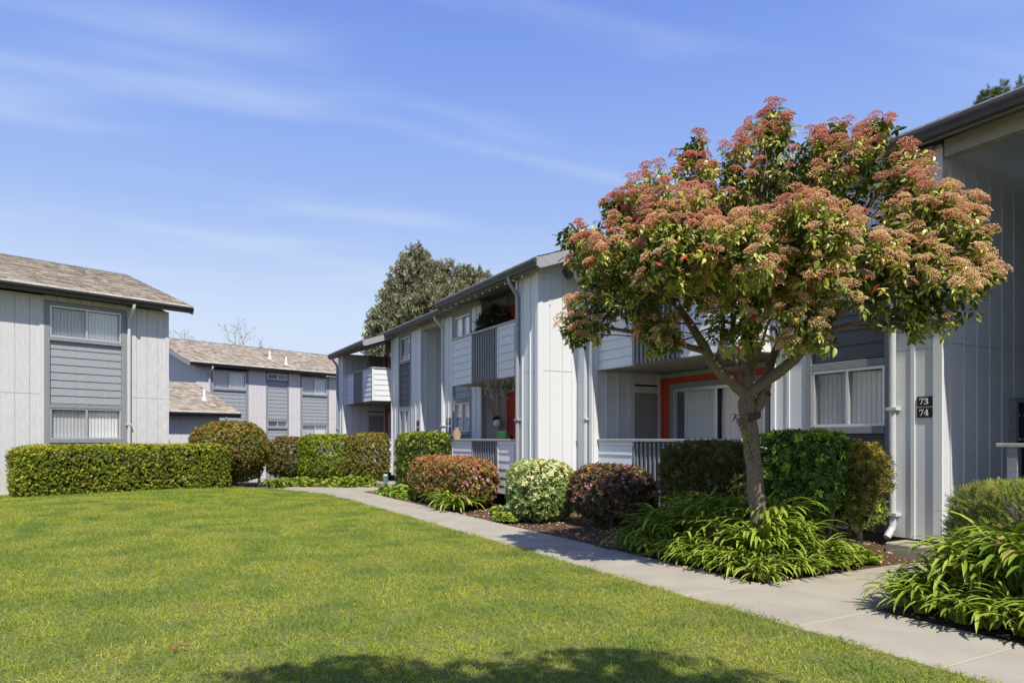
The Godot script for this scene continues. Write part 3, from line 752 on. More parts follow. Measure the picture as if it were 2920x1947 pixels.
func build_ground():
	FX = -1.0
	# the wide sheet of earth under everything
	var rows := []
	var xs := [-400.0, -150.0, -80.0]
	for i in 66: xs.append(-60.0 + i * 1.5)
	xs += [60.0, 120.0, 400.0]
	var ds := [-300.0, -100.0, -50.0]
	for i in 66: ds.append(-30.0 + i * 1.5)
	ds += [90.0, 160.0, 500.0]
	for x in xs:
		var r := []
		for d in ds: r.append(Vector3(x, ground_y(x, d) - 0.10, -d))
		rows.append(r)
	tag(piece("ground", self, grid_mesh(rows), M.soil), "bare brown earth under and around the buildings", "", "", "structure")
	# the lawn
	rows = []
	var s := -8.0
	while s < 25.0:
		var r := []
		var e := edge_t(s)
		for k in [0.0, 0.02, 0.3, 0.7, 1.2, 1.8, 2.6, 3.5, 4.5, 5.6, 7.0, 8.5, 10.0, 12.0, 14.0, 17.0, 21.0, 27.0, 40.0]:
			var q := row(s, e - k)
			r.append(Vector3(q.x, (ground_y(q.x, -q.z) if k > 0.01 else -0.12), q.z))
		rows.append(r)
		s += 0.4
	tag(piece("lawn", self, grid_mesh(rows), M.turf), "mown lawn that fills the front and rises gently to the hedge", "", "", "structure")
	# the planting bed along the row
	rows = []
	s = 4.93
	while s < 19.4:
		var r := []
		var t := 5.62
		while t < 10.2:
			r.append(row(s, t, bed_y(s, t)))
			t += 0.18
		rows.append(r)
		s += 0.18
	tag(piece("planting_bed", self, grid_mesh(rows), M.soil), "brown earth planting bed between the path and the row", "", "", "structure")
	rows = []
	s = -1.5
	while s < 3.72:
		var r := []
		var t := 5.62
		while t < 9.0:
			r.append(row(minf(s, 3.70), t, bed_y(s, t)))
			t += 0.18
		rows.append(r)
		s += 0.2
	tag(piece("planting_bed", self, grid_mesh(rows), M.soil), "small planting bed right of the entry walk", "", "", "structure")
	rows = []
	s = 20.95
	while s < 27.0:
		var r := []
		for k in 20:
			var q := row(s, lerpf(edge_t(s) + 1.25, 8.3, k / 19.0))
			r.append(Vector3(q.x, ground_y(q.x, -q.z) * 0.6 - 0.01 + 0.02 * nz.get_noise_2d(q.x * 50, q.z * 50), q.z))
		rows.append(r)
		s += 0.2
	tag(piece("planting_bed", self, grid_mesh(rows), M.soil), "far planting bed under the ivy by the farthest section", "", "", "structure")
	# the concrete walk, slab by slab
	var path: Node = tag(base("path", row(5.0, 5.15), YAW_ROW), "pale concrete walk that runs along the lawn and bends left at the far end", "", "", "structure")
	off[path] = Vector3(-5.0, 0, -5.15)
	var cuts := [-6.0, -4.5, -2.9, -1.3, 0.2, 1.4, 2.55, 3.69, 4.93, 6.5, 8.05, 9.6, 11.15, 12.7, 14.25, 15.8, 17.4]
	for i in cuts.size() - 1:
		bx(path, "slab", M.concrete, cuts[i] + 0.005, cuts[i + 1] - 0.005, 4.62, 5.685, -0.1, R(-0.002, 0.002), 0.008)
	for e in [[3.69, 4.93, 5.693, 7.95], [3.69, 4.93, 7.958, 8.44], [19.45, 20.93, 5.70, 6.58]]:
		bx(path, "slab", M.concrete, e[0] + 0.003, e[1] - 0.003, e[2], e[3], -0.1, 0.0, 0.008)
	var ss := [17.408, 18.6, 19.6, 20.4, 21.1, 21.8, 22.5, 23.6, 24.6]
	for i in ss.size() - 1:      # the bend
		var b := MB.new()
		var c := Vector3(-(ss[i] + ss[i + 1]) * 0.5, -0.05, -5.0)
		var prev = null
		for k in 5:
			var s2 := lerpf(ss[i] + 0.004, ss[i + 1] - 0.004, k / 4.0)
			var e := edge_t(s2)
			var f := maxf(e + 1.2, 5.685 - maxf(0.0, s2 - 20.95) * 1.05) if s2 < 23.0 else e + 1.3
			var yy := -0.002
			var P = [Vector3(-s2, yy, -e) - c, Vector3(-s2, yy, -f) - c, Vector3(-s2, -0.1, -e) - c, Vector3(-s2, -0.1, -f) - c]
			if prev:
				b.quad(prev[0], P[0], P[1], prev[1]); b.quad(prev[2], P[2], P[0], prev[0]); b.quad(prev[1], P[1], P[3], prev[3])
			prev = P
		piece("slab", path, b.done(), M.concrete, c)
	# concrete steps at the two entries
	var st: Node = tag(frame_thing("entry_step", 4.5, 8.45), "concrete entry step below the plates 73 and 74", "step", "concrete entry steps")
	bx(st, "step_block", M.concrete, 3.2, 5.37, 8.45, 9.0, -0.1, 0.175, 0.015)
	st = tag(frame_thing("entry_step", 20.0, 6.6), "concrete entry step at the far bend of the walk", "step", "concrete entry steps")
	bx(st, "step_block", M.concrete, 19.5, 20.85, 6.6, 8.2, -0.1, 0.16, 0.02)

func make_sky() -> PanoramaSkyMaterial:
	var w := 1024
	var h := 512
	var im := Image.create(w, h, false, Image.FORMAT_RGBF)
	var a := FastNoiseLite.new()
	a.seed = 21
	a.frequency = 1.0
	a.fractal_octaves = 5
	a.noise_type = FastNoiseLite.TYPE_SIMPLEX_SMOOTH
	var b := FastNoiseLite.new()
	b.seed = 8
	b.frequency = 1.0
	b.fractal_octaves = 3
	for y in h:
		var el := (0.5 - (y + 0.5) / h) * PI
		for x in w:
			var az := (x + 0.5) / w * TAU
			var c: Color
			if el < 0.0:
				c = Color(0.17, 0.18, 0.15)
			else:
				c = SKY[-1][1]
				for i in SKY.size() - 1:
					if rad_to_deg(el) < SKY[i + 1][0]:
						c = SKY[i][1].lerp(SKY[i + 1][1], (rad_to_deg(el) - SKY[i][0]) / (SKY[i + 1][0] - SKY[i][0]))
						break
				# thin cirrus on a high sheet
				var k := 1.0 / maxf(0.10, sin(el))
				var px := sin(az) * cos(el) * k
				var py := -cos(az) * cos(el) * k
				var rx := px * 0.93 - py * 0.36
				var ry := px * 0.36 + py * 0.93
				var big := b.get_noise_2d(rx * 0.35 + 3.0, ry * 0.7)
				var f := a.get_noise_2d(rx * 0.42, ry * 2.1 + 0.5 * big)
				var cl := sst(-0.05, 1.0, f + 0.8 * big) * sst(0.02, 0.15, el) * CLOUD
				c = c.lerp(Color(0.56, 0.64, 0.78), cl)
				# the brightening of the air round the sun
				var to_sun := Vector3(sin(az) * cos(el), sin(el), -cos(az) * cos(el)).dot(SUN_AT)
				c += Color(1.0, 0.97, 0.9) * (0.4 * exp(-(1.0 - to_sun) / 0.05) + 0.05 * exp(-(1.0 - to_sun) / 0.3))
			im.set_pixel(x, y, c)
	var m := PanoramaSkyMaterial.new()
	m.panorama = ImageTexture.create_from_image(im)
	return m

const SUN_AT := Vector3(0.1577, 0.8256, 0.5420)
# the colour of the air by height above the horizon
var SKY := [[0.0, Color(0.594, 0.662, 0.777)], [5.0, Color(0.558, 0.65, 0.777)], [10.0, Color(0.496, 0.6, 0.777)], [18.0, Color(0.294, 0.419, 0.735)], [26.0, Color(0.203, 0.327, 0.708)], [32.0, Color(0.158, 0.263, 0.656)], [45.0, Color(0.11, 0.207, 0.594)], [90.0, Color(0.072, 0.153, 0.502)]]
const CLOUD := 0.45


# ------------------------------------------------------------------ plants
# one leaf: from a along dir, face towards up; folded along its rib and bent down by droop
func leaf(b: MB, a: Vector3, dir: Vector3, up: Vector3, len: float, wid: float, fold := 0.25, droop := 0.3, segs := 1):
	dir = dir.normalized()
	var side := dir.cross(up).normalized()
	var nrm := side.cross(dir).normalized()
	if segs <= 1:
		var m := a + dir * len * 0.45 + nrm * 0.02 * len
		var tip := a + dir * len * (1.0 - droop * 0.2) - nrm * len * droop * 0.5
		var l := m + side * wid * 0.5 + nrm * wid * fold
		var r := m - side * wid * 0.5 + nrm * wid * fold
		b.tri(a, l, tip); b.tri(a, tip, r)
		return
	var pc := a
	var d := dir
	var pl := a
	var pr := a
	for i in segs:
		var f := (i + 1.0) / segs
		d = (d - nrm * droop / segs).normalized()
		var n2 := side.cross(d).normalized()
		var c := pc + d * len / segs
		var w := wid * 0.5 * pow(sin(PI * minf(0.999, 0.12 + 0.88 * f)), 0.8) if f < 0.999 else 0.0
		var l := c + side * w + n2 * w * fold * 2.0
		var r := c - side * w + n2 * w * fold * 2.0
		if i == 0:
			b.tri(pc, l, c); b.tri(pc, c, r)
		elif i == segs - 1:
			b.tri(pl, c, pc); b.tri(pc, c, pr)
		else:
			b.quad(pl, l, c, pc); b.quad(pc, c, r, pr)
		pl = l; pr = r; pc = c

func rdir() -> Vector3:
	var v := Vector3(rng.randfn(), rng.randfn(), rng.randfn())
	return v.normalized()

# a twig end: n leaves set round a short stem that points up
func sprig(n: int, len: float, wid: float, stem: float, spread: float, droop := 0.3, segs := 1, vary := 0.2) -> ArrayMesh:
	var b := MB.new()
	for i in n:
		var az := i * 2.4 + R(-0.4, 0.4)
		var h := stem * (i + 0.5) / n
		var el := deg_to_rad(90.0 - spread * R(0.7, 1.25))
		var d := Vector3(cos(az) * cos(el), sin(el), sin(az) * cos(el))
		var g := R(1.0 - vary, 1.0 + vary)
		b.col = Color(g * R(0.92, 1.08), g, g * R(0.85, 1.1))
		leaf(b, Vector3(0, h, 0), d, (Vector3.UP + rdir() * 0.35).normalized() if absf(d.y) < 0.95 else Vector3.RIGHT, len * R(0.75, 1.15), wid * R(0.85, 1.15), R(0.1, 0.3), droop * R(0.6, 1.4), segs)
	return b.done()

func orient(y: Vector3, sc: float, at: Vector3) -> Transform3D:
	y = y.normalized()
	var x := y.cross(rdir()).normalized()
	return Transform3D(Basis(x * sc, y * sc, x.cross(y) * sc), at)

func scatter(p: Node, called: String, mesh: Mesh, mt: Material, xf: Array, cols: Array) -> MultiMeshInstance3D:
	var m := MultiMesh.new()
	m.transform_format = MultiMesh.TRANSFORM_3D
	m.use_colors = true
	m.mesh = mesh
	m.instance_count = xf.size()
	for i in xf.size():
		m.set_instance_transform(i, xf[i])
		m.set_instance_color(i, cols[i])
	var o := MultiMeshInstance3D.new()
	o.name = called
	o.multimesh = m
	o.material_override = mt
	p.add_child(o, true)
	o.set_meta("kind", "stuff")
	return o

const GAIN := 2.45
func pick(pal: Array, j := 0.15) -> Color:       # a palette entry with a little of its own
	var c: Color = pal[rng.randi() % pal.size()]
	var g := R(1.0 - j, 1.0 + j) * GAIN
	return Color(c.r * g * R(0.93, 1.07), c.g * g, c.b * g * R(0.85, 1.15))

# foliage filling a rounded block: half extents h, squareness e; returns [points, normals]
func shell(h: Vector3, e: float, count: int, inner: float, bump: float, seed_: float) -> Array:
	var pts := []
	var nor := []
	var tries := 0
	while pts.size() < count and tries < count * 60:
		tries += 1
		var q := Vector3(R(-1.05, 1.05), R(-1.05, 1.05), R(-1.05, 1.05))
		var v := pow(pow(absf(q.x), e) + pow(absf(q.y), e) + pow(absf(q.z), e), 1.0 / e)
		var w := q * h
		var edge := 1.0 + bump * nz.get_noise_3d(w.x * 110.0 + seed_, w.y * 110.0, w.z * 110.0) + bump * 0.4 * nz.get_noise_3d(w.x * 400.0, w.y * 400.0 + seed_, w.z * 400.0)
		if v > edge or v < inner * edge: continue
		if v < 0.9 * edge and rng.randf() > 0.55: continue
		pts.append(w)
		nor.append(Vector3(signf(q.x) * pow(absf(q.x), e - 1.0) / h.x, signf(q.y) * pow(absf(q.y), e - 1.0) / h.y, signf(q.z) * pow(absf(q.z), e - 1.0) / h.z).normalized())
	return [pts, nor]

# foliage part of a plant; c is the middle of the block in the plant's own axes
func foliage(p: Node, c: Vector3, h: Vector3, e: float, count: int, meshes: Array, pal: Array, tips: Array, tip_share := 0.3, up := 0.5, bump := 0.06, inner := 0.72, mt: Material = null, size := 1.0, called := "foliage"):
	var sh := shell(h, e, count, inner, bump, c.x * 37.0 + p.position.x * 91.0)
	for k in meshes.size():
		var xf := []
		var cols := []
		for i in range(k, sh[0].size(), meshes.size()):
			var q: Vector3 = sh[0][i]
			var n: Vector3 = sh[1][i]
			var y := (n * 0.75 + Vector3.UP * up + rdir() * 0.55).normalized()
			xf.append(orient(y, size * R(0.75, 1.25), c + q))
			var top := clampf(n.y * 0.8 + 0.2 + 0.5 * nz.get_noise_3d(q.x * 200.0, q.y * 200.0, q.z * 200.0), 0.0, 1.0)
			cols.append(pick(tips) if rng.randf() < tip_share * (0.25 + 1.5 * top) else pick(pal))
		scatter(p, called, meshes[k], mt if mt else M.leaf, xf, cols)

func twigs(p: Node, c: Vector3, h: Vector3, n: int, foot: Vector3, r := 0.012, mt: Material = null):    # the woody inside of a shrub
	var b := MB.new()
	for i in n:
		var a := foot + Vector3(R(-0.3, 0.3) * h.x, 0, R(-0.3, 0.3) * h.z)
		var e := c + Vector3(R(-0.85, 0.85) * h.x, R(-0.3, 0.75) * h.y, R(-0.85, 0.85) * h.z)
		var m := a.lerp(e, 0.5) + Vector3(R(-0.06, 0.06), R(-0.02, 0.08), R(-0.06, 0.06))
		b.tube([a, m, e], [r, r * 0.7, r * 0.3], 5, false)
	piece("branches", p, b.done(), mt if mt else M.bark)

func stems(p: Node, list: Array, mt: Material = null, called := "stem"):       # each stem a tapered tube: [[points], [radii]]
	for s in list:
		var b := MB.new()
		b.tube(s[0], s[1], 8, true, 0.08)
		piece(called, p, b.done(), mt if mt else M.bark)

func plant(called: String, label: String, cat: String, at: Vector3, yaw := 0.0, group := "") -> Node3D:
	var o := base(called, at, yaw)
	off.erase(o)
	tag(o, label, cat, group)
	return o

func build_shrubs():
	var small := [sprig(7, 0.042, 0.021, 0.05, 60, 0.3), sprig(8, 0.038, 0.022, 0.04, 70, 0.3)]
	var mid := [sprig(7, 0.055, 0.026, 0.06, 55, 0.3), sprig(8, 0.05, 0.027, 0.05, 70, 0.3)]
	var wide := [sprig(6, 0.065, 0.038, 0.06, 62, 0.3, 2), sprig(7, 0.06, 0.036, 0.05, 72, 0.3, 2)]
	var slim := [sprig(8, 0.06, 0.016, 0.07, 48, 0.3), sprig(9, 0.055, 0.015, 0.06, 60, 0.3)]
	# the long clipped hedge before the left building
	FX = 1.0
	var o := plant("hedge", "long low box clipped green hedge before the left building", "hedge", leftf(7.1, 19.8, 0.03), YAW_LEFT)
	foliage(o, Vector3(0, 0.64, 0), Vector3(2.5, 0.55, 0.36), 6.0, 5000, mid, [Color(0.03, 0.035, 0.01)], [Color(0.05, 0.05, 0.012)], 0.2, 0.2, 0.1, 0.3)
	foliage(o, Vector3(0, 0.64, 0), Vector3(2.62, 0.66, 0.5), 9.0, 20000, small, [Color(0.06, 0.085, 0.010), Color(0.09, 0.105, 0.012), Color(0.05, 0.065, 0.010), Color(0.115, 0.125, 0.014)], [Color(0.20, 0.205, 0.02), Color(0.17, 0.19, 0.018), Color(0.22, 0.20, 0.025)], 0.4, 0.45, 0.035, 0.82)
	twigs(o, Vector3(0, 0.62, 0), Vector3(2.5, 0.6, 0.42), 130, Vector3(0, 0.0, 0), 0.012, M.greybark)
	for i in 9: stems(o, [[[Vector3(-2.4 + i * 0.6, -0.05, R(-0.1, 0.1)), Vector3(-2.4 + i * 0.6 + R(-0.1, 0.1), 0.4, 0)], [0.03, 0.02]]], M.greybark)
	# round topiary on a short trunk
	o = plant("topiary_shrub", "large round clipped shrub with reddish top on a short trunk", "shrub", Vector3(-8.72, -0.05, -21.0), 0.3)
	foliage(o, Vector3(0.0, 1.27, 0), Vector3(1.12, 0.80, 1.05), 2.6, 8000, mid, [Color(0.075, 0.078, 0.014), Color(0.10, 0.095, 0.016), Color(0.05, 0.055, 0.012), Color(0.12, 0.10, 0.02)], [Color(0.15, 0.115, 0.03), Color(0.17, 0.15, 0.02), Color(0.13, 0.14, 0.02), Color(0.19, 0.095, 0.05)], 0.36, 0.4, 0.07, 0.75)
	foliage(o, Vector3(0.42, 0.62, 0.1), Vector3(0.55, 0.35, 0.5), 2.2, 1500, mid, [Color(0.06, 0.065, 0.014), Color(0.05, 0.05, 0.012)], [Color(0.13, 0.12, 0.02)], 0.2, 0.0, 0.15, 0.4)
	twigs(o, Vector3(0, 1.2, 0), Vector3(0.95, 0.6, 0.9), 60, Vector3(0.12, 0.35, 0), 0.015, M.bark)
	stems(o, [[[Vector3(0.16, -0.1, 0), Vector3(0.13, 0.22, 0), Vector3(0.08, 0.55, 0.0), Vector3(0.02, 0.9, 0)], [0.15, 0.12, 0.10, 0.06]]], M.bark, "trunk")
	# shrubs behind the ivy at the far bend
	o = plant("topiary_shrub", "rounded dark red tipped shrub, left of the bright green hedge at the bend", "shrub", Vector3(-7.5, -0.1, -23.0))
	foliage(o, Vector3(0, 0.98, 0), Vector3(0.72, 0.66, 0.66), 3.2, 3600, mid, [Color(0.055, 0.055, 0.014), Color(0.075, 0.07, 0.016), Color(0.04, 0.04, 0.014)], [Color(0.15, 0.085, 0.04), Color(0.12, 0.11, 0.022), Color(0.11, 0.10, 0.03)], 0.36, 0.4, 0.08, 0.7)
	twigs(o, Vector3(0, 0.9, 0), Vector3(0.6, 0.55, 0.6), 40, Vector3(0.15, 0.1, 0), 0.014)
	stems(o, [[[Vector3(0.1, -0.1, 0), Vector3(-0.05, 0.3, 0), Vector3(-0.3, 0.7, 0)], [0.04, 0.03, 0.02]], [[Vector3(0.15, -0.1, 0), Vector3(0.2, 0.4, 0), Vector3(0.35, 0.8, 0)], [0.04, 0.03, 0.02]]])
	o = plant("hedge", "bright yellow green clipped hedge above the ivy at the bend", "hedge", Vector3(-6.08, -0.05, -22.6), deg_to_rad(-14))
	foliage(o, Vector3(0, 0.92, 0), Vector3(0.88, 0.74, 0.75), 4.5, 5200, mid, [Color(0.075, 0.105, 0.010), Color(0.055, 0.08, 0.010), Color(0.10, 0.13, 0.013)], [Color(0.19, 0.205, 0.018), Color(0.15, 0.17, 0.016)], 0.42, 0.45, 0.06, 0.75)
	twigs(o, Vector3(0, 0.85, 0), Vector3(0.75, 0.6, 0.65), 45, Vector3.ZERO, 0.012)
	o = plant("hedge", "red tinged clipped shrub joined to the right end of the bright hedge", "hedge", Vector3(-4.72, -0.03, -22.3), deg_to_rad(-20))
	foliage(o, Vector3(0, 0.92, 0), Vector3(0.62, 0.76, 0.66), 4.0, 3800, mid, [Color(0.085, 0.09, 0.014), Color(0.06, 0.065, 0.014), Color(0.11, 0.10, 0.018)], [Color(0.17, 0.10, 0.04), Color(0.15, 0.12, 0.03), Color(0.14, 0.15, 0.02)], 0.4, 0.4, 0.08, 0.72)
	twigs(o, Vector3(0, 0.85, 0), Vector3(0.5, 0.6, 0.55), 36, Vector3.ZERO, 0.012)
	# box hedge by the entry of the middle section
	o = plant("hedge", "square clipped green hedge behind the pink flowered shrub near the middle patio", "hedge", row(17.45, 6.86, 0.02), YAW_ROW)
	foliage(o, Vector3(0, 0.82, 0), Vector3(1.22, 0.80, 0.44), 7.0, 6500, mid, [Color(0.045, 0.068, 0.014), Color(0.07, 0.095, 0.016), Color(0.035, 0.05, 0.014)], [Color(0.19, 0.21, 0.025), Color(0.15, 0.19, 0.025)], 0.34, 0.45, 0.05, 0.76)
	twigs(o, Vector3(0, 0.8, 0), Vector3(1.1, 0.7, 0.36), 60, Vector3.ZERO, 0.012)
	# pink flowering shrub in front of the middle patio
	o = plant("flowering_shrub", "wide clipped shrub with coppery new leaves and pink flowers before the middle patio", "shrub", row(14.55, 6.4, 0.0), YAW_ROW)
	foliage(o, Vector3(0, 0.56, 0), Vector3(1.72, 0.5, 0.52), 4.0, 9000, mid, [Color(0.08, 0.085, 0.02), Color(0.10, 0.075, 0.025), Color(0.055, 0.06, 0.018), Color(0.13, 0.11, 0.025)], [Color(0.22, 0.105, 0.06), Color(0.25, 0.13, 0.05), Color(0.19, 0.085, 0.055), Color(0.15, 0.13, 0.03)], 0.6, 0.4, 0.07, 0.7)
	twigs(o, Vector3(0, 0.5, 0), Vector3(1.5, 0.42, 0.4), 70, Vector3.ZERO, 0.012)
	blossoms(o, Vector3(0.15, 0.56, 0), Vector3(1.72, 0.5, 0.54), 240, Color(0.72, 0.33, 0.46))
	# variegated shrub
	o = plant("variegated_shrub", "cream and green variegated round shrub before the white end wall", "shrub", row(10.72, 6.52, 0.03), YAW_ROW)
	foliage(o, Vector3(0, 0.53, 0), Vector3(0.60, 0.52, 0.56), 3.0, 3600, wide, [Color(0.085, 0.125, 0.03), Color(0.13, 0.17, 0.05), Color(0.06, 0.09, 0.025)], [Color(0.29, 0.29, 0.16), Color(0.23, 0.25, 0.10), Color(0.32, 0.305, 0.20)], 0.5, 0.4, 0.09, 0.66, null, 0.85)
	twigs(o, Vector3(0, 0.5, 0), Vector3(0.5, 0.45, 0.46), 34, Vector3.ZERO, 0.011)
	# purple leaved shrub left of the patio slats
	o = plant("flowering_shrub", "purplish round shrub with orange new leaves and pink flowers left of the near patio slats", "shrub", row(9.25, 7.05, 0.05), YAW_ROW)
	foliage(o, Vector3(0, 0.53, 0), Vector3(0.83, 0.46, 0.55), 2.7, 4600, wide, [Color(0.045, 0.034, 0.022), Color(0.036, 0.04, 0.018), Color(0.055, 0.04, 0.028), Color(0.03, 0.034, 0.017)], [Color(0.17, 0.10, 0.026), Color(0.13, 0.08, 0.032), Color(0.10, 0.05, 0.035)], 0.36, 0.4, 0.10, 0.66, null, 0.85)
	twigs(o, Vector3(0, 0.45, 0), Vector3(0.7, 0.42, 0.45), 50, Vector3(0, -0.05, 0), 0.012)
	blossoms(o, Vector3(0, 0.53, 0), Vector3(0.83, 0.47, 0.56), 150, Color(0.60, 0.24, 0.42))
	# dark hedge before the patio, left of the trunk
	o = plant("hedge", "dark shaded clipped hedge before the near patio, left of the tree trunk", "hedge", row(7.28, 7.3, 0.06), YAW_ROW)
	foliage(o, Vector3(0, 0.86, 0), Vector3(0.72, 0.50, 0.40), 4.5, 4600, slim, [Color(0.035, 0.045, 0.016), Color(0.05, 0.055, 0.02), Color(0.065, 0.055, 0.03)], [Color(0.11, 0.10, 0.03), Color(0.09, 0.075, 0.035)], 0.35, 0.4, 0.09, 0.6, null, 1.15)
	twigs(o, Vector3(0, 0.8, 0), Vector3(0.7, 0.42, 0.32), 60, Vector3(0, -0.05, 0), 0.013)
	stems(o, [[[Vector3(-0.3, -0.1, 0), Vector3(-0.34, 0.4, 0), Vector3(-0.5, 0.9, 0)], [0.028, 0.022, 0.01]], [[Vector3(0.1, -0.1, 0), Vector3(0.05, 0.4, 0.03), Vector3(0.2, 0.9, 0)], [0.03, 0.022, 0.01]], [[Vector3(0.4, -0.1, 0), Vector3(0.42, 0.4, 0), Vector3(0.6, 0.85, 0)], [0.026, 0.02, 0.01]]])
	# leafy hedge right of the trunk
	o = plant("hedge", "tall glossy green hedge under the near window, right of the tree trunk", "hedge", row(6.05, 7.72, 0.06), YAW_ROW)
	foliage(o, Vector3(-0.02, 1.02, 0), Vector3(0.60, 0.50, 0.42), 4.2, 3000, wide, [Color(0.03, 0.058, 0.012), Color(0.045, 0.08, 0.016), Color(0.06, 0.10, 0.018)], [Color(0.15, 0.22, 0.025), Color(0.20, 0.26, 0.03)], 0.34, 0.45, 0.10, 0.55, null, 1.0)
	foliage(o, Vector3(0.0, 0.5, 0), Vector3(0.45, 0.28, 0.32), 2.5, 420, wide, [Color(0.03, 0.058, 0.012), Color(0.05, 0.09, 0.018)], [Color(0.17, 0.24, 0.03)], 0.25, 0.3, 0.2, 0.2)
	twigs(o, Vector3(0, 0.95, 0), Vector3(0.52, 0.45, 0.36), 60, Vector3(0.1, 0.1, 0), 0.012)
	stems(o, [[[Vector3(0.3, -0.1, 0), Vector3(0.28, 0.5, 0), Vector3(0.2, 1.1, 0)], [0.035, 0.028, 0.012]], [[Vector3(0.38, -0.1, 0.05), Vector3(0.46, 0.5, 0), Vector3(0.5, 1.1, 0)], [0.03, 0.024, 0.012]], [[Vector3(-0.3, -0.1, 0), Vector3(-0.35, 0.5, 0), Vector3(-0.4, 1.1, 0)], [0.035, 0.025, 0.012]]])
	# small twisted shrub by the downspout
	o = plant("shrub", "small bronze green shrub on twisted bare stems beside the near downspout", "shrub", row(5.58, 8.1, 0.04), YAW_ROW)
	foliage(o, Vector3(0.02, 0.98, 0), Vector3(0.38, 0.40, 0.33), 2.4, 1300, slim, [Color(0.085, 0.09, 0.022), Color(0.065, 0.07, 0.02), Color(0.10, 0.08, 0.03)], [Color(0.22, 0.14, 0.05), Color(0.24, 0.21, 0.04), Color(0.17, 0.18, 0.03)], 0.42, 0.4, 0.25, 0.35, null, 1.1)
	foliage(o, Vector3(0.06, 0.55, 0), Vector3(0.30, 0.16, 0.26), 2.2, 240, slim, [Color(0.10, 0.12, 0.025)], [Color(0.20, 0.22, 0.04)], 0.4, 0.3, 0.2, 0.2, null, 1.2)
	twigs(o, Vector3(0, 0.9, 0), Vector3(0.32, 0.32, 0.28), 46, Vector3(0, 0.4, 0), 0.009)
	stems(o, [[[Vector3(-0.05, -0.08, 0), Vector3(-0.22, 0.1, 0.04), Vector3(-0.30, 0.28, 0), Vector3(-0.18, 0.5, 0), Vector3(-0.2, 0.85, 0)], [0.045, 0.038, 0.034, 0.028, 0.015]], [[Vector3(-0.28, 0.25, 0), Vector3(-0.42, 0.32, 0.02)], [0.028, 0.02]], [[Vector3(0.08, -0.08, 0), Vector3(0.09, 0.2, 0), Vector3(0.06, 0.45, 0), Vector3(0.1, 0.85, 0)], [0.05, 0.045, 0.036, 0.015]], [[Vector3(0.07, 0.25, 0), Vector3(0.22, 0.45, 0), Vector3(0.33, 0.7, 0)], [0.03, 0.022, 0.012]], [[Vector3(-0.1, 0.0, 0), Vector3(-0.02, 0.3, 0.02), Vector3(-0.1, 0.6, 0)], [0.025, 0.02, 0.01]]])
	# juniper hedge by the stoop
	var needle := [sprig(14, 0.035, 0.006, 0.08, 35, 0.1), sprig(16, 0.032, 0.006, 0.07, 42, 0.1)]
	o = plant("hedge", "low flat topped juniper hedge before the entry recess", "hedge", row(2.5, 7.15, 0.02), YAW_ROW)
	foliage(o, Vector3(0, 0.56, 0), Vector3(1.2, 0.47, 0.46), 9.0, 11000, needle, [Color(0.075, 0.10, 0.03), Color(0.10, 0.125, 0.035), Color(0.055, 0.075, 0.028)], [Color(0.20, 0.23, 0.05), Color(0.17, 0.20, 0.045), Color(0.16, 0.11, 0.06)], 0.42, 0.6, 0.05, 0.75)
	twigs(o, Vector3(0, 0.55, 0), Vector3(1.1, 0.5, 0.44), 120, Vector3.ZERO, 0.012, M.bark)

func blossoms(p: Node, c: Vector3, h: Vector3, n: int, col: Color):
	var b := MB.new()
	for i in 5:
		var a := TAU * i / 5.0
		leaf(b, Vector3.ZERO, Vector3(cos(a), 0.45, sin(a)), Vector3.UP, 0.016, 0.013, 0.05, 0.1)
	for k in 3:
		var o := Vector3(R(-0.02, 0.02), R(-0.008, 0.008), R(-0.02, 0.02))
		for i in 5:
			var a := TAU * i / 5.0 + k
			leaf(b, o, Vector3(cos(a), 0.45, sin(a)), Vector3.UP, 0.015, 0.012, 0.05, 0.1)
	var m := b.done()
	var sh := shell(h, 3.0, n * 2, 0.93, 0.05, 3.0)
	var xf := []
	var cols := []
	for i in sh[0].size():
		if sh[1][i].y < -0.1 or nz.get_noise_3d(sh[0][i].x * 160.0, sh[0][i].y * 160.0, sh[0][i].z * 160.0) < -0.05: continue
		xf.append(orient(sh[1][i] + Vector3.UP * 0.4 + rdir() * 0.3, R(0.9, 1.5), c + sh[0][i] * 1.03))
		cols.append(col * R(0.8, 1.2))
	scatter(p, "flowers", m, M.flower, xf, cols)

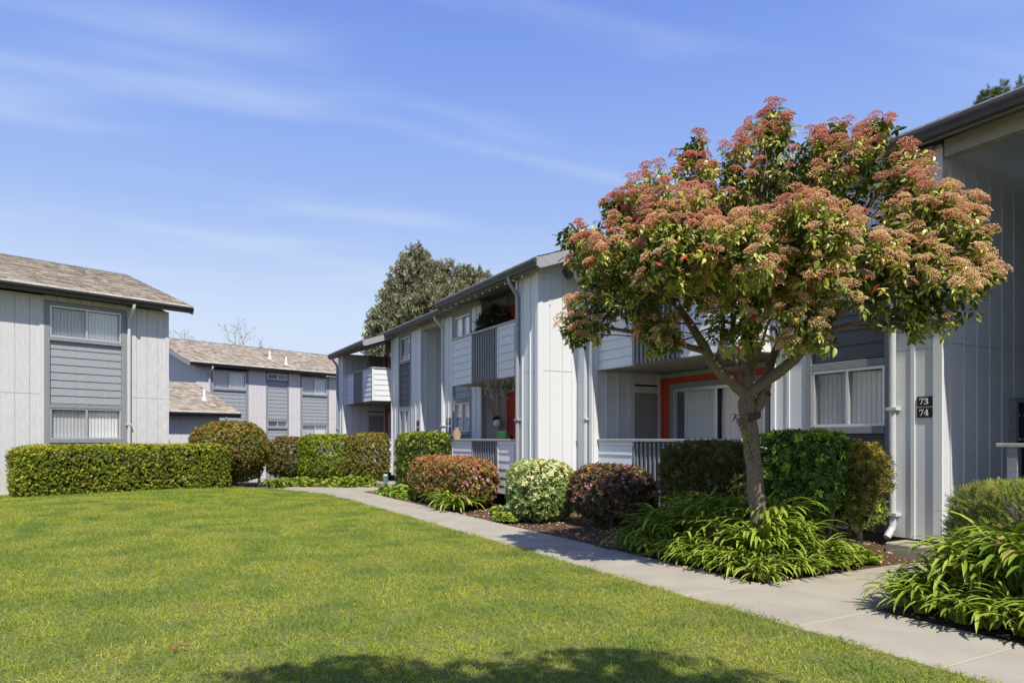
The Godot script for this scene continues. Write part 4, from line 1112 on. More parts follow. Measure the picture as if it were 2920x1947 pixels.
# strap leaved clumps: leaves arch out of each crown; the leaves nearest the walk are parts, those behind one mass
var straps := []
var strap_mats := []
func make_straps():
	for i in 12:
		var b := MB.new()
		var L := R(0.60, 0.86)
		var w := R(0.033, 0.046)
		var th := deg_to_rad(R(4, 34))
		var te := deg_to_rad(R(92, 148))
		var tw := R(-0.5, 0.5)
		var segs := 9
		var pos := Vector3.ZERO
		var prev = null
		for k in segs + 1:
			var f := float(k) / segs
			var an := lerpf(th, te, pow(f, 1.35))
			if k > 0: pos += Vector3(sin(an), cos(an), 0) * L / segs
			var wd := w * 0.5 * (0.75 + 0.35 * sin(PI * f)) * (1.0 if f < 0.72 else sqrt(maxf(0.0, 1.0 - pow((f - 0.72) / 0.28, 2.0))))
			var side := Vector3(sin(tw * f) * 0.3, 0, 1).normalized()
			var nn := Vector3(-cos(an), sin(an), 0)
			var lift := nn * wd * 0.35
			b.col = Color.WHITE * lerpf(0.85, 1.08, f)
			var cur = [pos + side * wd + lift, pos, pos - side * wd + lift]
			if prev:
				b.quad(prev[0], cur[0], cur[1], prev[1]); b.quad(prev[1], cur[1], cur[2], prev[2])
			prev = cur
		straps.append(b.done())
	for c in [Color(0.21, 0.30, 0.035), Color(0.27, 0.36, 0.045), Color(0.14, 0.22, 0.03), Color(0.36, 0.42, 0.065), Color(0.17, 0.255, 0.032), Color(0.24, 0.33, 0.04), Color(0.38, 0.30, 0.11)]:
		var m := leafmat(0.33, 0.6)
		m.albedo_color = c.linear_to_srgb()
		strap_mats.append(m)

func strap_clump(o: Node3D, crowns: Array, per: int, singles: int, size := 1.0):
	var all := []
	for c in crowns:
		for i in per:
			var az := R(0, TAU)
			var at: Vector3 = Vector3(c.x, c.y, c.z) + Vector3(R(-0.04, 0.04), 0, R(-0.04, 0.04))
			var tilt := R(-0.15, 0.35)
			var bs := Basis.from_euler(Vector3(0, az, -tilt * R(0.3, 1.0))).scaled(Vector3.ONE * size * (c.w if c is Vector4 else 1.0) * R(0.8, 1.15))
			all.append([Transform3D(bs, at), rng.randi() % straps.size(), (rng.randi() % 6) if rng.randf() > 0.025 else 6])
	var cam := o.to_local(Vector3(0, 1.5, 0)) if o.is_inside_tree() else Vector3.ZERO
	all.sort_custom(func(a, b): return ((a[0].origin + a[0].basis.x * 0.35) as Vector3).distance_to(cam) < ((b[0].origin + b[0].basis.x * 0.35) as Vector3).distance_to(cam))
	for i in mini(singles, all.size()):
		var l := piece("leaf", o, straps[all[i][1]], strap_mats[all[i][2]])
		l.transform = all[i][0]
	for k in straps.size():
		var xf := []
		var cols := []
		for i in range(singles, all.size()):
			if all[i][1] == k:
				xf.append(all[i][0]); cols.append(strap_mats[all[i][2]].albedo_color.srgb_to_linear())
		if xf.size(): scatter(o, "foliage", straps[k], M.leaf, xf, cols)

func build_straps():
	make_straps()
	var o := plant("agapanthus_clump", "big mass of arching strap leaves under the flowering tree at the walk corner", "plant", row(6.1, 6.4, 0.0), YAW_ROW)
	var cr := []
	for i in 130:
		var s := R(5.0, 7.45)
		var t := R(5.77, 7.15) if i < 100 else R(5.77, 6.0)
		var k := sst(0.0, 0.6, minf(minf(s - 5.0, t - 5.78), (7.5 - s) * 1.2))
		cr.append(Vector4(-s + 6.1, bed_y(s, t) + 0.02 + 0.36 * k * R(0.75, 1.1), -t + 6.4, lerpf(0.58, 0.88, k)))
	strap_clump(o, cr, 22, 300)
	o = plant("agapanthus_clump", "dark green mass of arching strap leaves at the right edge beside the walk", "plant", row(2.4, 6.3, 0.0), YAW_ROW)
	cr = []
	for i in 128:
		var s := R(0.5, 3.62)
		var t := R(5.77, 6.85) if i < 100 else R(5.77, 5.98)
		var k := sst(0.0, 0.6, minf(3.65 - s, t - 5.78))
		cr.append(Vector4(-s + 2.4, 0.03 + 0.42 * k * R(0.75, 1.1), -t + 6.3, lerpf(0.62, 0.92, k)))
	strap_clump(o, cr, 23, 300)
	o = plant("strap_leaf_plant", "single tuft of long yellow green strap leaves in front of the pink flowered shrub", "plant", row(13.35, 5.95, 0.0), YAW_ROW)
	strap_clump(o, [Vector3(0, 0, 0), Vector3(0.22, 0, 0.04), Vector3(-0.24, 0, 0.02), Vector3(0.05, 0, 0.14), Vector3(-0.1, 0, -0.1), Vector3(0.4, 0, 0.0), Vector3(-0.42, 0, 0.05)], 28, 120, 0.95)
	o = plant("strap_leaf_plant", "small tuft of strap leaves at the lawn crest beside the far walk", "plant", Vector3(-7.3, 0.0, -21.0))
	strap_clump(o, [Vector3(0, 0, 0), Vector3(0.16, 0, 0.04), Vector3(-0.18, 0, 0.02), Vector3(0.02, 0, 0.1)], 24, 40, 0.8)

func ivy_patch(o: Node3D, spots: Array, tall: float):      # spots: local [x, z, reach, leaves]
	var b := MB.new()
	for k in 5:
		var a0 := -PI * 0.5 + (k - 2) * 0.85
		leaf(b, Vector3.ZERO, Vector3(cos(a0), 0.06, sin(a0)), Vector3.UP, 0.085 if k == 2 else 0.06, 0.05, 0.06, 0.25)
	var m := b.done()
	var xf := []
	var cols := []
	for s in spots:
		for i in s[3]:
			var a := R(0, TAU)
			var r: float = s[2] * sqrt(rng.randf())
			var p := Vector3(s[0] + cos(a) * r, 0, s[1] + sin(a) * r)
			var h: float = tall * (1.0 - pow(r / s[2], 3.0)) * (0.75 + 0.5 * nz.get_noise_2d(p.x * 150.0, p.z * 150.0))
			p.y = 0.03 + h * pow(rng.randf(), 0.6)
			xf.append(orient(Vector3.UP + rdir() * 0.75, R(0.7, 1.3), p))
			cols.append(pick([Color(0.085, 0.125, 0.014), Color(0.06, 0.095, 0.012), Color(0.12, 0.16, 0.02), Color(0.16, 0.185, 0.035)]))
	scatter(o, "ivy_leaves", m, M.leaf, xf, cols)

func build_ivy():
	var o := plant("ivy", "low bank of bright ivy at the far bend, below the clipped shrubs", "ivy", Vector3(-5.7, -0.02, -21.7), deg_to_rad(-8))
	ivy_patch(o, [[-1.3, 0, 0.5, 600], [-0.7, 0.05, 0.5, 600], [0, 0, 0.5, 600], [0.6, 0.05, 0.5, 600], [1.1, -0.1, 0.45, 500], [0.2, -0.5, 0.7, 600], [-0.9, -0.5, 0.6, 500]], 0.34)
	o = plant("ivy", "small ivy patch beside the far entry step", "ivy", row(17.6, 6.15, 0.0), YAW_ROW)
	ivy_patch(o, [[0.0, 0, 0.42, 420], [0.7, 0.05, 0.4, 320], [-0.6, 0, 0.4, 360], [1.4, 0.0, 0.35, 240]], 0.26)
	o = plant("ivy", "small ivy tuft on bare earth left of the variegated shrub", "ivy", row(10.9, 5.95, 0.02), YAW_ROW)
	ivy_patch(o, [[0.0, 0, 0.26, 240], [-0.5, -0.25, 0.25, 140], [-1.0, -0.35, 0.2, 80]], 0.16)
	o = plant("ivy", "ivy trailing beside the near walk, below the small bronze shrub", "ivy", row(5.25, 7.3, 0.02), YAW_ROW)
	ivy_patch(o, [[0.0, 0, 0.26, 220], [0.0, -0.4, 0.24, 160], [-0.25, -0.55, 0.25, 130], [-0.1, 0.3, 0.2, 120]], 0.16)

# ------------------------------------------------------------------ the flowering tree
const LOBES := [[1.15, 3.68, -8, 0.55], [1.79, 4.14, -7.9, 0.62], [2.4, 4.27, -7.8, 0.6], [2.93, 4.47, -7.7, 0.62], [3.51, 4.28, -7.6, 0.6], [4.01, 4.36, -7.5, 0.55], [4.22, 3.76, -7.2, 0.55], [4.40, 3.48, -7, 0.46], [4.30, 2.92, -6.9, 0.44], [3.96, 3.02, -7, 0.55], [3.38, 3.23, -7, 0.62], [2.7, 3.29, -7.1, 0.65], [2.02, 3.27, -7.3, 0.6], [1.44, 3.18, -7.6, 0.5], [0.96, 2.99, -7.8, 0.4], [0.73, 2.75, -7.7, 0.2], [2.37, 2.73, -7.2, 0.42], [3.02, 2.66, -7, 0.4], [1.64, 2.68, -7.6, 0.28], [3.37, 4.06, -8.3, 0.9], [2.33, 3.88, -8.4, 0.7], [4.26, 3.65, -7.6, 0.6], [1.62, 3.32, -6.75, 0.45], [1.15, 3.3, -7.25, 0.42], [2.25, 3.3, -6.65, 0.48], [1.75, 3.75, -7.1, 0.45], [2.9, 3.5, -6.7, 0.45], [2.95, 5.02, -7.7, 0.24], [3.58, 4.82, -7.6, 0.2], [4.02, 4.86, -7.5, 0.22], [1.25, 4.2, -8, 0.22], [0.72, 3.85, -8, 0.2], [2.1, 4.8, -7.85, 0.2], [4.75, 3.15, -6.95, 0.2], [4.7, 3.85, -7.1, 0.18]]

func limb(o: Node3D, called: String, at: Vector3, pts: Array, wob := 0.06) -> void:
	var b := MB.new()
	var P := []
	var Q := []
	for i in pts.size():
		P.append(Vector3(pts[i].x, pts[i].y, pts[i].z) - at); Q.append(pts[i].w)
	# one pass of corner cutting for flowing limbs
	for k in 2:
		var p2 := [P[0]]
		var q2 := [Q[0]]
		for i in P.size() - 1:
			p2.append(P[i].lerp(P[i + 1], 0.25)); p2.append(P[i].lerp(P[i + 1], 0.75))
			q2.append(lerpf(Q[i], Q[i + 1], 0.25)); q2.append(lerpf(Q[i], Q[i + 1], 0.75))
		p2.append(P[-1]); q2.append(Q[-1])
		P = p2; Q = q2
	b.tube(P, Q, 10, true, wob)
	piece(called, o, b.done(), M.bark)

func build_tree():
	var at := Vector3(2.91, 0.0, -8.0)
	var o := plant("flowering_tree", "round headed tree in pink and cream bloom at the walk corner", "tree", at)
	limb(o, "trunk", at, [Vector4(2.91, -0.1, -8, 0.15), Vector4(2.9, 0.23, -8, 0.108), Vector4(2.88, 0.68, -8, 0.096), Vector4(2.84, 1.18, -8, 0.09), Vector4(2.79, 1.59, -8, 0.096), Vector4(2.755, 1.88, -8, 0.106), Vector4(2.76, 2.05, -8, 0.085), Vector4(2.76, 2.12, -8, 0.05)], 0.07)
	limb(o, "limb", at, [Vector4(2.78, 1.98, -8, 0.068), Vector4(2.55, 2.18, -7.95, 0.062), Vector4(2.35, 2.32, -7.9, 0.062), Vector4(2.2, 2.59, -7.85, 0.052), Vector4(2, 2.87, -7.8, 0.045), Vector4(1.84, 3.11, -7.8, 0.038), Vector4(1.65, 3.48, -7.85, 0.03), Vector4(1.46, 3.78, -7.9, 0.02), Vector4(1.31, 3.96, -7.95, 0.012)])
	limb(o, "limb", at, [Vector4(2.24, 2.5, -7.85, 0.04), Vector4(1.96, 2.57, -7.8, 0.032), Vector4(1.67, 2.66, -7.75, 0.027), Vector4(1.35, 2.72, -7.75, 0.022), Vector4(1.07, 2.76, -7.75, 0.017), Vector4(0.79, 2.77, -7.7, 0.01)])
	limb(o, "limb", at, [Vector4(2.75, 2.0, -8, 0.068), Vector4(2.9, 2.14, -7.9, 0.064), Vector4(3.09, 2.3, -7.75, 0.066), Vector4(3.2, 2.44, -7.6, 0.058), Vector4(3.31, 2.65, -7.4, 0.05), Vector4(3.48, 2.87, -7.2, 0.04), Vector4(3.72, 3.04, -7.1, 0.03), Vector4(4.06, 3.17, -7.05, 0.02), Vector4(4.42, 3.2, -7, 0.012)])
	limb(o, "limb", at, [Vector4(2.76, 1.98, -8, 0.07), Vector4(2.75, 2.37, -8, 0.062), Vector4(2.79, 2.74, -8, 0.05), Vector4(2.88, 3.15, -8, 0.042), Vector4(2.98, 3.67, -7.95, 0.032), Vector4(3.01, 4.11, -7.8, 0.022), Vector4(3.01, 4.61, -7.75, 0.01)])
	limb(o, "limb", at, [Vector4(2.80, 1.72, -8.0, 0.06), Vector4(2.90, 1.92, -7.97, 0.062), Vector4(2.97, 2.12, -7.95, 0.056), Vector4(2.99, 2.32, -7.95, 0.05), Vector4(3.16, 2.7, -8, 0.045), Vector4(3.49, 3.13, -7.9, 0.036), Vector4(3.8, 3.68, -7.7, 0.026), Vector4(4.02, 4.2, -7.6, 0.013)])
	limb(o, "limb", at, [Vector4(2.35, 2.32, -7.9, 0.03), Vector4(2.43, 2.6, -7.9, 0.027), Vector4(2.44, 2.92, -7.85, 0.024), Vector4(2.32, 3.39, -7.8, 0.02), Vector4(2.34, 4.05, -7.85, 0.012)])
	limb(o, "limb", at, [Vector4(2.88, 3.15, -8, 0.03), Vector4(2.61, 3.57, -8.2, 0.024), Vector4(2.22, 3.94, -8.3, 0.018), Vector4(1.91, 4.21, -8.1, 0.01)])
	limb(o, "limb", at, [Vector4(3.31, 2.65, -7.4, 0.03), Vector4(3.55, 2.69, -7.2, 0.025), Vector4(3.96, 2.84, -7, 0.02), Vector4(4.43, 2.9, -6.95, 0.012)])
	for e in [[-0.02, 2.13, -7.96], [0.03, 2.2, -7.95]]:
		limb(o, "limb", at, [Vector4(2.74 + e[0], 2.1, e[2], 0.022), Vector4(2.70 + e[0] * 6.0, 2.5, e[2], 0.018), Vector4(2.68 + e[0] * 9.0, 2.95, e[2] + 0.2, 0.014), Vector4(2.7 + e[0] * 14.0, 3.3, e[2] + 0.4, 0.008)])
	# healed cuts below the fork
	for e in [[2.755, 1.745, -7.885, 0.05], [2.845, 1.775, -7.90, 0.04], [2.965, 2.02, -7.885, 0.03]]:
		var c := Vector3(e[0], e[1], e[2]) - at
		var b := MB.new()
		b.tube([c + Vector3(0, 0, -0.06), c + Vector3(0, -0.004, 0.0), c + Vector3(0, -0.006, 0.022), c + Vector3(0, -0.006, 0.014)], [e[3] * 1.15, e[3] * 1.1, e[3] * 0.8, e[3] * 0.45], 12)
		piece("branch_scar", o, b.done(), M.bark)
	# twig ends: where a lobe's skin is not buried in another lobe
	var ends := []
	for L in LOBES:
		var c := Vector3(L[0], L[1], L[2])
		var n: int = int(4.0 * PI * L[3] * L[3] * 74.0)
		for i in n:
			var d := rdir()
			var q: Vector3 = c + Vector3(d.x, d.y * 0.92, d.z) * L[3] * (R(0.62, 1.0) + 0.22 * nz.get_noise_3d(c.x * 90.0 + d.x * 110.0, d.y * 110.0, d.z * 110.0 + c.y * 70.0))
			if q.y < 2.42 and rng.randf() < 0.8: continue
			if q.y < 2.95 and rng.randf() < 0.3: continue
			var buried := false
			for K in LOBES:
				if K != L and q.distance_to(Vector3(K[0], K[1], K[2])) < K[3] * 0.72: buried = true
			if buried and rng.randf() < 0.86: continue
			if nz.get_noise_3d(q.x * 130.0, q.y * 130.0, q.z * 130.0) < -0.06: continue
			ends.append([q, (d * 0.55 + Vector3.UP * 0.75 + rdir() * 0.3).normalized(), d])
	# fine twigs to the ends
	var tb := MB.new()
	for e in ends:
		if rng.randf() < 0.6:
			var q: Vector3 = e[0] - at
			var a: Vector3 = q + (Vector3(2.75, 3.2, -7.7) - at - q).normalized() * R(0.12, 0.28) - e[1] * 0.06 + rdir() * 0.03
			tb.tube([a, a.lerp(q, 0.5) + rdir() * 0.015, q], [0.006, 0.005, 0.003], 4, false)
	for k in 130:
		var e = ends[rng.randi() % ends.size()]
		var q: Vector3 = e[0] - at
		var hub := Vector3(2.75, 3.0, -7.7) - at
		var a := q.lerp(hub, R(0.25, 0.5)) - Vector3(0, 0.1, 0)
		tb.tube([a, a.lerp(q, 0.5) + rdir() * 0.06, q], [0.012, 0.008, 0.004], 5, false)
	piece("twigs", o, tb.done(), M.bark).set_meta("kind", "stuff")
	# whorls of leaves below each cluster
	var whorl := []
	for k in 4:
		var b := MB.new()
		for i in 7:
			var az := i * 2.4 + R(-0.3, 0.3)
			var el := R(-0.75, 0.35)
			var g := R(0.75, 1.25)
			b.col = Color(g * R(0.9, 1.1), g, g * 0.9)
			leaf(b, Vector3(0, -0.015 * i, 0), Vector3(cos(az) * cos(el), sin(el), sin(az) * cos(el)), (Vector3.UP + rdir() * 0.3).normalized(), R(0.075, 0.115), R(0.032, 0.045), 0.16, R(0.3, 0.9), 3)
		whorl.append(b.done())
	var lx := [[], [], [], []]
	var lc := [[], [], [], []]
	for e in ends:
		var k := rng.randi() % 4
		lx[k].append(orient(e[1], R(0.7, 1.02), e[0] - at))
		var young := rng.randf()
		lc[k].append(pick([Color(0.10, 0.118, 0.022), Color(0.13, 0.145, 0.026), Color(0.075, 0.09, 0.02)], 0.2) if young < 0.32 else pick([Color(0.20, 0.205, 0.04), Color(0.165, 0.18, 0.032), Color(0.24, 0.23, 0.06)]))
	for k in 4: scatter(o, "leaves", whorl[k], M.treeleaf, lx[k], lc[k])
	# more leaves inside, thinner
	var ix := []
	var ic := []
	for L in LOBES:
		for i in int(120 * L[3]):
			var q: Vector3 = Vector3(L[0], L[1], L[2]) + rdir() * L[3] * pow(rng.randf(), 0.5) * 0.8
			if q.y < 2.5: continue
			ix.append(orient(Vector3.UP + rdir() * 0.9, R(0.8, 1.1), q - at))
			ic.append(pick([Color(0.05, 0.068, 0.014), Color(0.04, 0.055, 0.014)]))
	scatter(o, "leaves", whorl[0], M.leaf, ix, ic)
	# single leaves that catch the eye, some turned red
	var single := []
	for k in 3:
		var b := MB.new()
		leaf(b, Vector3.ZERO, Vector3(1, -0.5, 0), Vector3.UP, R(0.10, 0.125), R(0.04, 0.05), 0.18, 0.5, 4)
		single.append(b.done())
	var lm := []
	for c in [Color(0.30, 0.31, 0.045), Color(0.22, 0.25, 0.035), Color(0.34, 0.34, 0.09), Color(0.16, 0.20, 0.03)]:
		var m := leafmat(0.38, 0.6)
		m.albedo_color = c.linear_to_srgb()
		lm.append(m)
	var redm := leafmat(0.4, 0.35)
	redm.albedo_color = lin(0.42, 0.06, 0.04)
	var front := []
	for e in ends:
		var view: Vector3 = (Vector3(0, 1.5, 0) - e[0]).normalized()
		front.append([e, e[2].dot(view) * 0.5 - e[0].distance_to(Vector3(0, 1.5, 0)) * 0.12 + R(0, 0.35)])
	front.sort_custom(func(a, b): return a[1] > b[1])
	var used := 0
	for f in front:
		if used >= 300: break
		if rng.randf() < 0.4: continue
		var e = f[0]
		var red := rng.randf() < 0.12
		var l := piece("leaf", o, single[used % 3], redm if red else lm[used % 4], e[0] - at + rdir() * 0.05 + e[2] * 0.03)
		l.rotation = Vector3(R(-0.5, 0.5), R(0, TAU), R(-0.7, 0.3))
		used += 1
	# flower clusters: flat domes of tiny buds on forked stalks
	var cl := []
	for k in 4:
		var b := MB.new()
		var rr := R(0.062, 0.085)
		var nb := 62
		for i in nb:
			var a := i * 2.39996
			var r := rr * sqrt((i + 0.5) / nb)
			var y := 0.055 - 0.035 * pow(r / rr, 2.0) + R(-0.008, 0.008)
			var p := Vector3(cos(a) * r * R(0.9, 1.1), y, sin(a) * r * R(0.9, 1.1))
			var g := R(0.65, 1.3)
			b.col = Color(g, g * R(0.8, 1.2), g * R(0.8, 1.2))
			var z := R(0.005, 0.0085)
			var t := rdir() * z
			var u := t.cross(rdir()).normalized() * z
			var v := t.cross(u).normalized() * z
			b.tri(p + t, p + u, p + v); b.tri(p + t, p + v, p - u); b.tri(p + t, p - u, p - v); b.tri(p + t, p - v, p + u)
			b.tri(p - t, p + v, p + u); b.tri(p - t, p - u, p + v); b.tri(p - t, p - v, p - u); b.tri(p - t, p + u, p - v)
		b.col = Color(0.9, 0.7, 0.6)
		for i in 8:
			var a := i * 0.785 + R(-0.2, 0.2)
			var p := Vector3(cos(a) * rr * 0.7, 0.035, sin(a) * rr * 0.7)
			b.tube([Vector3(0, -0.03, 0), p * 0.55, p], [0.0022, 0.0018, 0.0014], 3, false)
		cl.append(b.done())
	var fm := []
	for c in [Color(0.72, 0.35, 0.225), Color(0.76, 0.43, 0.245), Color(0.80, 0.51, 0.27), Color(0.84, 0.61, 0.32), Color(0.67, 0.285, 0.20)]:
		var m := leafmat(0.85, 0.6)
		m.albedo_color = c.linear_to_srgb()
		fm.append(m)
	var fx2 := [[], [], [], []]
	var fc := [[], [], [], []]
	used = 0
	for f in front:
		var e = f[0]
		if e[2].y < -0.8 or rng.randf() < (0.46 if e[0].y > 3.3 else 0.30): continue
		# the top and left bloom is pinker, the low right side has opened paler
		var pale := clampf((4.45 - e[0].y) * 0.5 + (e[0].x - 2.4) * 0.12 + R(-0.35, 0.35), 0.0, 1.0)
		var ci := 4 if pale < 0.12 else 0 if pale < 0.33 else 1 if pale < 0.52 else 2 if pale < 0.75 else 3
		var tr := orient(e[1] + Vector3.UP * 0.5, R(0.8, 1.3), e[0] - at + e[1] * 0.03)
		if used < 300:
			var m := piece("flower_cluster", o, cl[used % 4], fm[ci])
			m.transform = tr
			used += 1
		else:
			var k := rng.randi() % 4
			fx2[k].append(tr); fc[k].append(fm[ci].albedo_color.srgb_to_linear())
	for k in 4: scatter(o, "flowers", cl[k], M.flower, fx2[k], fc[k])
	# a young shoot on the trunk
	var sb := MB.new()
	sb.tube([Vector3(2.79, 1.22, -7.93) - at, Vector3(2.70, 1.4, -7.9) - at, Vector3(2.62, 1.75, -7.88) - at], [0.008, 0.006, 0.003], 5)
	piece("shoot", o, sb.done(), M.bark)
	var sx := []
	var sc := []
	for i in 9:
		sx.append(orient(Vector3(-0.3, 0.8, 0.2) + rdir() * 0.4, R(0.5, 0.7), Vector3(lerpf(2.77, 2.6, i / 8.0), lerpf(1.3, 1.78, i / 8.0), -7.9) - at))
		sc.append(pick([Color(0.16, 0.2, 0.03), Color(0.12, 0.15, 0.025)]) if i < 7 else Color(0.3, 0.06, 0.06))
	scatter(o, "shoot_leaves", whorl[1], M.leaf, sx, sc)

# ------------------------------------------------------------------ trees further off
func tree(called: String, label: String, at: Vector3, lobes: Array, meshes: Array, dens: float, pal: Array, tr: float, mt: Material, hole := -0.3, size := 1.0, hang := -0.3, bark: Material = null) -> Node3D:
	var o := plant(called, label, "tree", at)
	var top: float = 0.0
	for L in lobes: top = maxf(top, L[1])
	stems(o, [[[Vector3(0, -0.5, 0), Vector3(0.02 * top, top * 0.3, 0), Vector3(-0.02 * top, top * 0.6, 0), Vector3(0, top * 0.9, 0)], [tr, tr * 0.75, tr * 0.5, tr * 0.12]]], bark if bark else M.greybark, "trunk")
	for i in range(0, lobes.size(), 1):
		var L = lobes[i]
		var e: Vector3 = Vector3(L[0] - at.x, L[1], L[2] - at.z)
		var a := Vector3(0, maxf(1.2, minf(e.y * 0.55, e.y - 0.9)), 0)
		stems(o, [[[a, a.lerp(e, 0.55) + Vector3(0, -0.2, 0), e], [tr * 0.35, tr * 0.22, tr * 0.06]]], bark if bark else M.greybark, "limb")
	var xf := []
	var cols := []
	for k in meshes.size():
		xf.append([]); cols.append([])
	for L in lobes:
		var h: Vector3 = Vector3(L[3], L[3] * (L[4] if L.size() > 4 else 1.0), L[3])
		var n: int = int(dens * L[3] * L[3] * 12.6)
		for i in n:
			var d := rdir()
			var r := pow(rng.randf(), 0.45)
			var q: Vector3 = Vector3(L[0], L[1], L[2]) + d * h * r * (1.0 + 0.25 * nz.get_noise_3d(d.x * 150.0 + L[0] * 30, d.y * 150.0, d.z * 150.0))
			if nz.get_noise_3d(q.x * 45.0 / L[3], q.y * 45.0 / L[3], q.z * 45.0 / L[3]) < hole: continue
			var k := rng.randi() % meshes.size()
			xf[k].append(orient(d + Vector3(0, hang, 0) + rdir() * 0.5, size * R(0.7, 1.3), q - at))
			cols[k].append(pick(pal, 0.2))
	for k in meshes.size(): scatter(o, "crown", meshes[k], mt, xf[k], cols[k])
	return o

func build_far_trees():
	var gl := [sprig(12, 0.26, 0.075, 0.42, 45, 0.6), sprig(13, 0.22, 0.07, 0.5, 35, 0.6)]
	var lob := []
	for e in [[-6.55, 11.9, -46, 1.25, 1.7], [-5.2, 11.4, -47, 1.2, 1.6], [-4.0, 11.5, -46.6, 1.1, 1.6], [-2.8, 11.3, -47, 1.15, 1.5], [-1.6, 10.7, -47, 1.1, 1.6], [-7.6, 10.3, -45.5, 1.1, 1.5], [-8.4, 8.9, -45, 1.0, 1.1], [-7.0, 9.2, -44.6, 1.3, 1.2], [-5.5, 9.6, -44.5, 1.5, 1.2], [-3.8, 9.7, -44.8, 1.5, 1.2], [-2.2, 9.2, -45, 1.4, 1.2], [-8.6, 7.6, -45, 1.0, 1.0], [-7.2, 7.5, -44.5, 1.3, 1.0], [-5.4, 7.6, -44.3, 1.5, 1.0], [-3.4, 7.6, -44.5, 1.5, 1.0], [-1.4, 7.6, -45, 1.4, 1.0], [-7.9, 6.0, -45, 1.2, 1.0], [-6, 5.8, -45, 1.4, 1.0], [-4.2, 13.0, -47, 0.35, 2.0], [-6.4, 13.5, -46, 0.5, 1.7], [-5.6, 13.1, -46.5, 0.4, 1.8], [-3.0, 12.7, -47, 0.4, 1.6], [-1.8, 12.2, -47, 0.35, 1.7], [-7.8, 12.0, -45.6, 0.35, 1.6], [-0.6, 9.4, -46.5, 0.9, 1.3]]: lob.append(e)
	tree("grey_leaved_tree", "large bushy grey green tree rising behind the row roofs", Vector3(-4.8, 0, -46), lob, gl, 36.0, [Color(0.125, 0.13, 0.085), Color(0.155, 0.155, 0.105), Color(0.09, 0.097, 0.06), Color(0.115, 0.10, 0.06), Color(0.175, 0.175, 0.125)], 0.4, M.leafdull, -0.24)
	# bare spring tree behind the far roof
	var o := plant("bare_tree", "thin nearly leafless tree behind the far shingled roof", "tree", Vector3(-26.5, -1.0, -60))
	var b := MB.new()
	var fl := []
	branch(b, Vector3(0, 0, 0), Vector3(0.03, 1, 0), 4.2, 0.16, 0, fl)
	piece("branches", o, b.done(), mat(lin(0.30, 0.28, 0.24), 0.9))
	var xf := []
	var cols := []
	for q in fl:
		if rng.randf() < 0.75:
			xf.append(orient(rdir(), R(0.6, 1.2), q + rdir() * 0.25)); cols.append(pick([Color(0.20, 0.20, 0.10), Color(0.25, 0.24, 0.15)]))
	scatter(o, "new_leaves", sprig(5, 0.14, 0.06, 0.12, 50), M.leafdull, xf, cols)
	o = plant("bare_tree", "low bare shrubby tree showing left of the thin leafless tree", "tree", Vector3(-31.0, -1.0, -61))
	b = MB.new()
	fl = []
	branch(b, Vector3(0, 0, 0), Vector3(0.0, 1, 0), 3.6, 0.13, 0, fl)
	piece("branches", o, b.done(), mat(lin(0.28, 0.27, 0.2), 0.9))
	xf = []; cols = []
	for q in fl:
		xf.append(orient(rdir(), R(0.6, 1.2), q + rdir() * 0.25)); cols.append(pick([Color(0.18, 0.19, 0.08), Color(0.22, 0.22, 0.12)]))
	scatter(o, "new_leaves", sprig(5, 0.14, 0.06, 0.12, 50), M.leafdull, xf, cols)
	# pine tops over the near roof
	var nd := [sprig(34, 0.13, 0.012, 0.16, 55, 0.1), sprig(30, 0.12, 0.012, 0.2, 45, 0.1)]
	tree("pine_tree", "dark pine with tips showing above the roof at upper right", Vector3(15.9, 0, -22.5), [[15.02, 12.15, -22, 0.13, 1.5], [15.22, 12.42, -22, 0.14, 1.6], [15.40, 12.55, -22, 0.14, 1.6], [15.62, 12.5, -22, 0.13, 1.4], [15.80, 12.75, -22, 0.15, 1.6], [15.95, 12.5, -22, 0.12, 1.4], [16.45, 12.85, -22, 0.15, 1.6], [16.7, 12.6, -22, 0.2, 1.5], [15.4, 11.3, -22.2, 0.6], [16.1, 11.3, -22.4, 0.7], [16.5, 10.4, -22.6, 1.1], [15.3, 10.2, -22.4, 1.0], [16.8, 9.4, -22.6, 1.4], [15.2, 8.6, -22.5, 1.3]], nd, 210.0, [Color(0.03, 0.055, 0.016), Color(0.05, 0.085, 0.022), Color(0.10, 0.12, 0.03)], 0.22, M.leafdull, -0.35, 0.62, 0.7)
	# the tree behind the photographer whose shade falls on the near lawn
	var sl := [sprig(9, 0.10, 0.05, 0.12, 60, 0.4), sprig(8, 0.11, 0.05, 0.12, 70, 0.4)]
	tree("shade_tree", "leafy tree behind the viewpoint that shades the near lawn edge", Vector3(1.3, 0, 1.6), [[0.0, 5.0, 0.0, 1.1], [1.75, 5.2, -0.12, 1.05], [0.9, 5.3, 0.5, 1.3], [2.5, 4.9, 0.7, 1.0], [-0.6, 4.8, 0.9, 1.1], [0.6, 6.2, 1.4, 1.3], [2.0, 6.0, 1.3, 1.3], [1.2, 4.8, 1.6, 1.5], [-0.9, 4.6, 0.15, 0.6], [1.0, 4.7, -0.1, 0.7]], sl, 75.0, [Color(0.06, 0.09, 0.02), Color(0.08, 0.11, 0.025)], 0.16, M.leaf, -0.4)

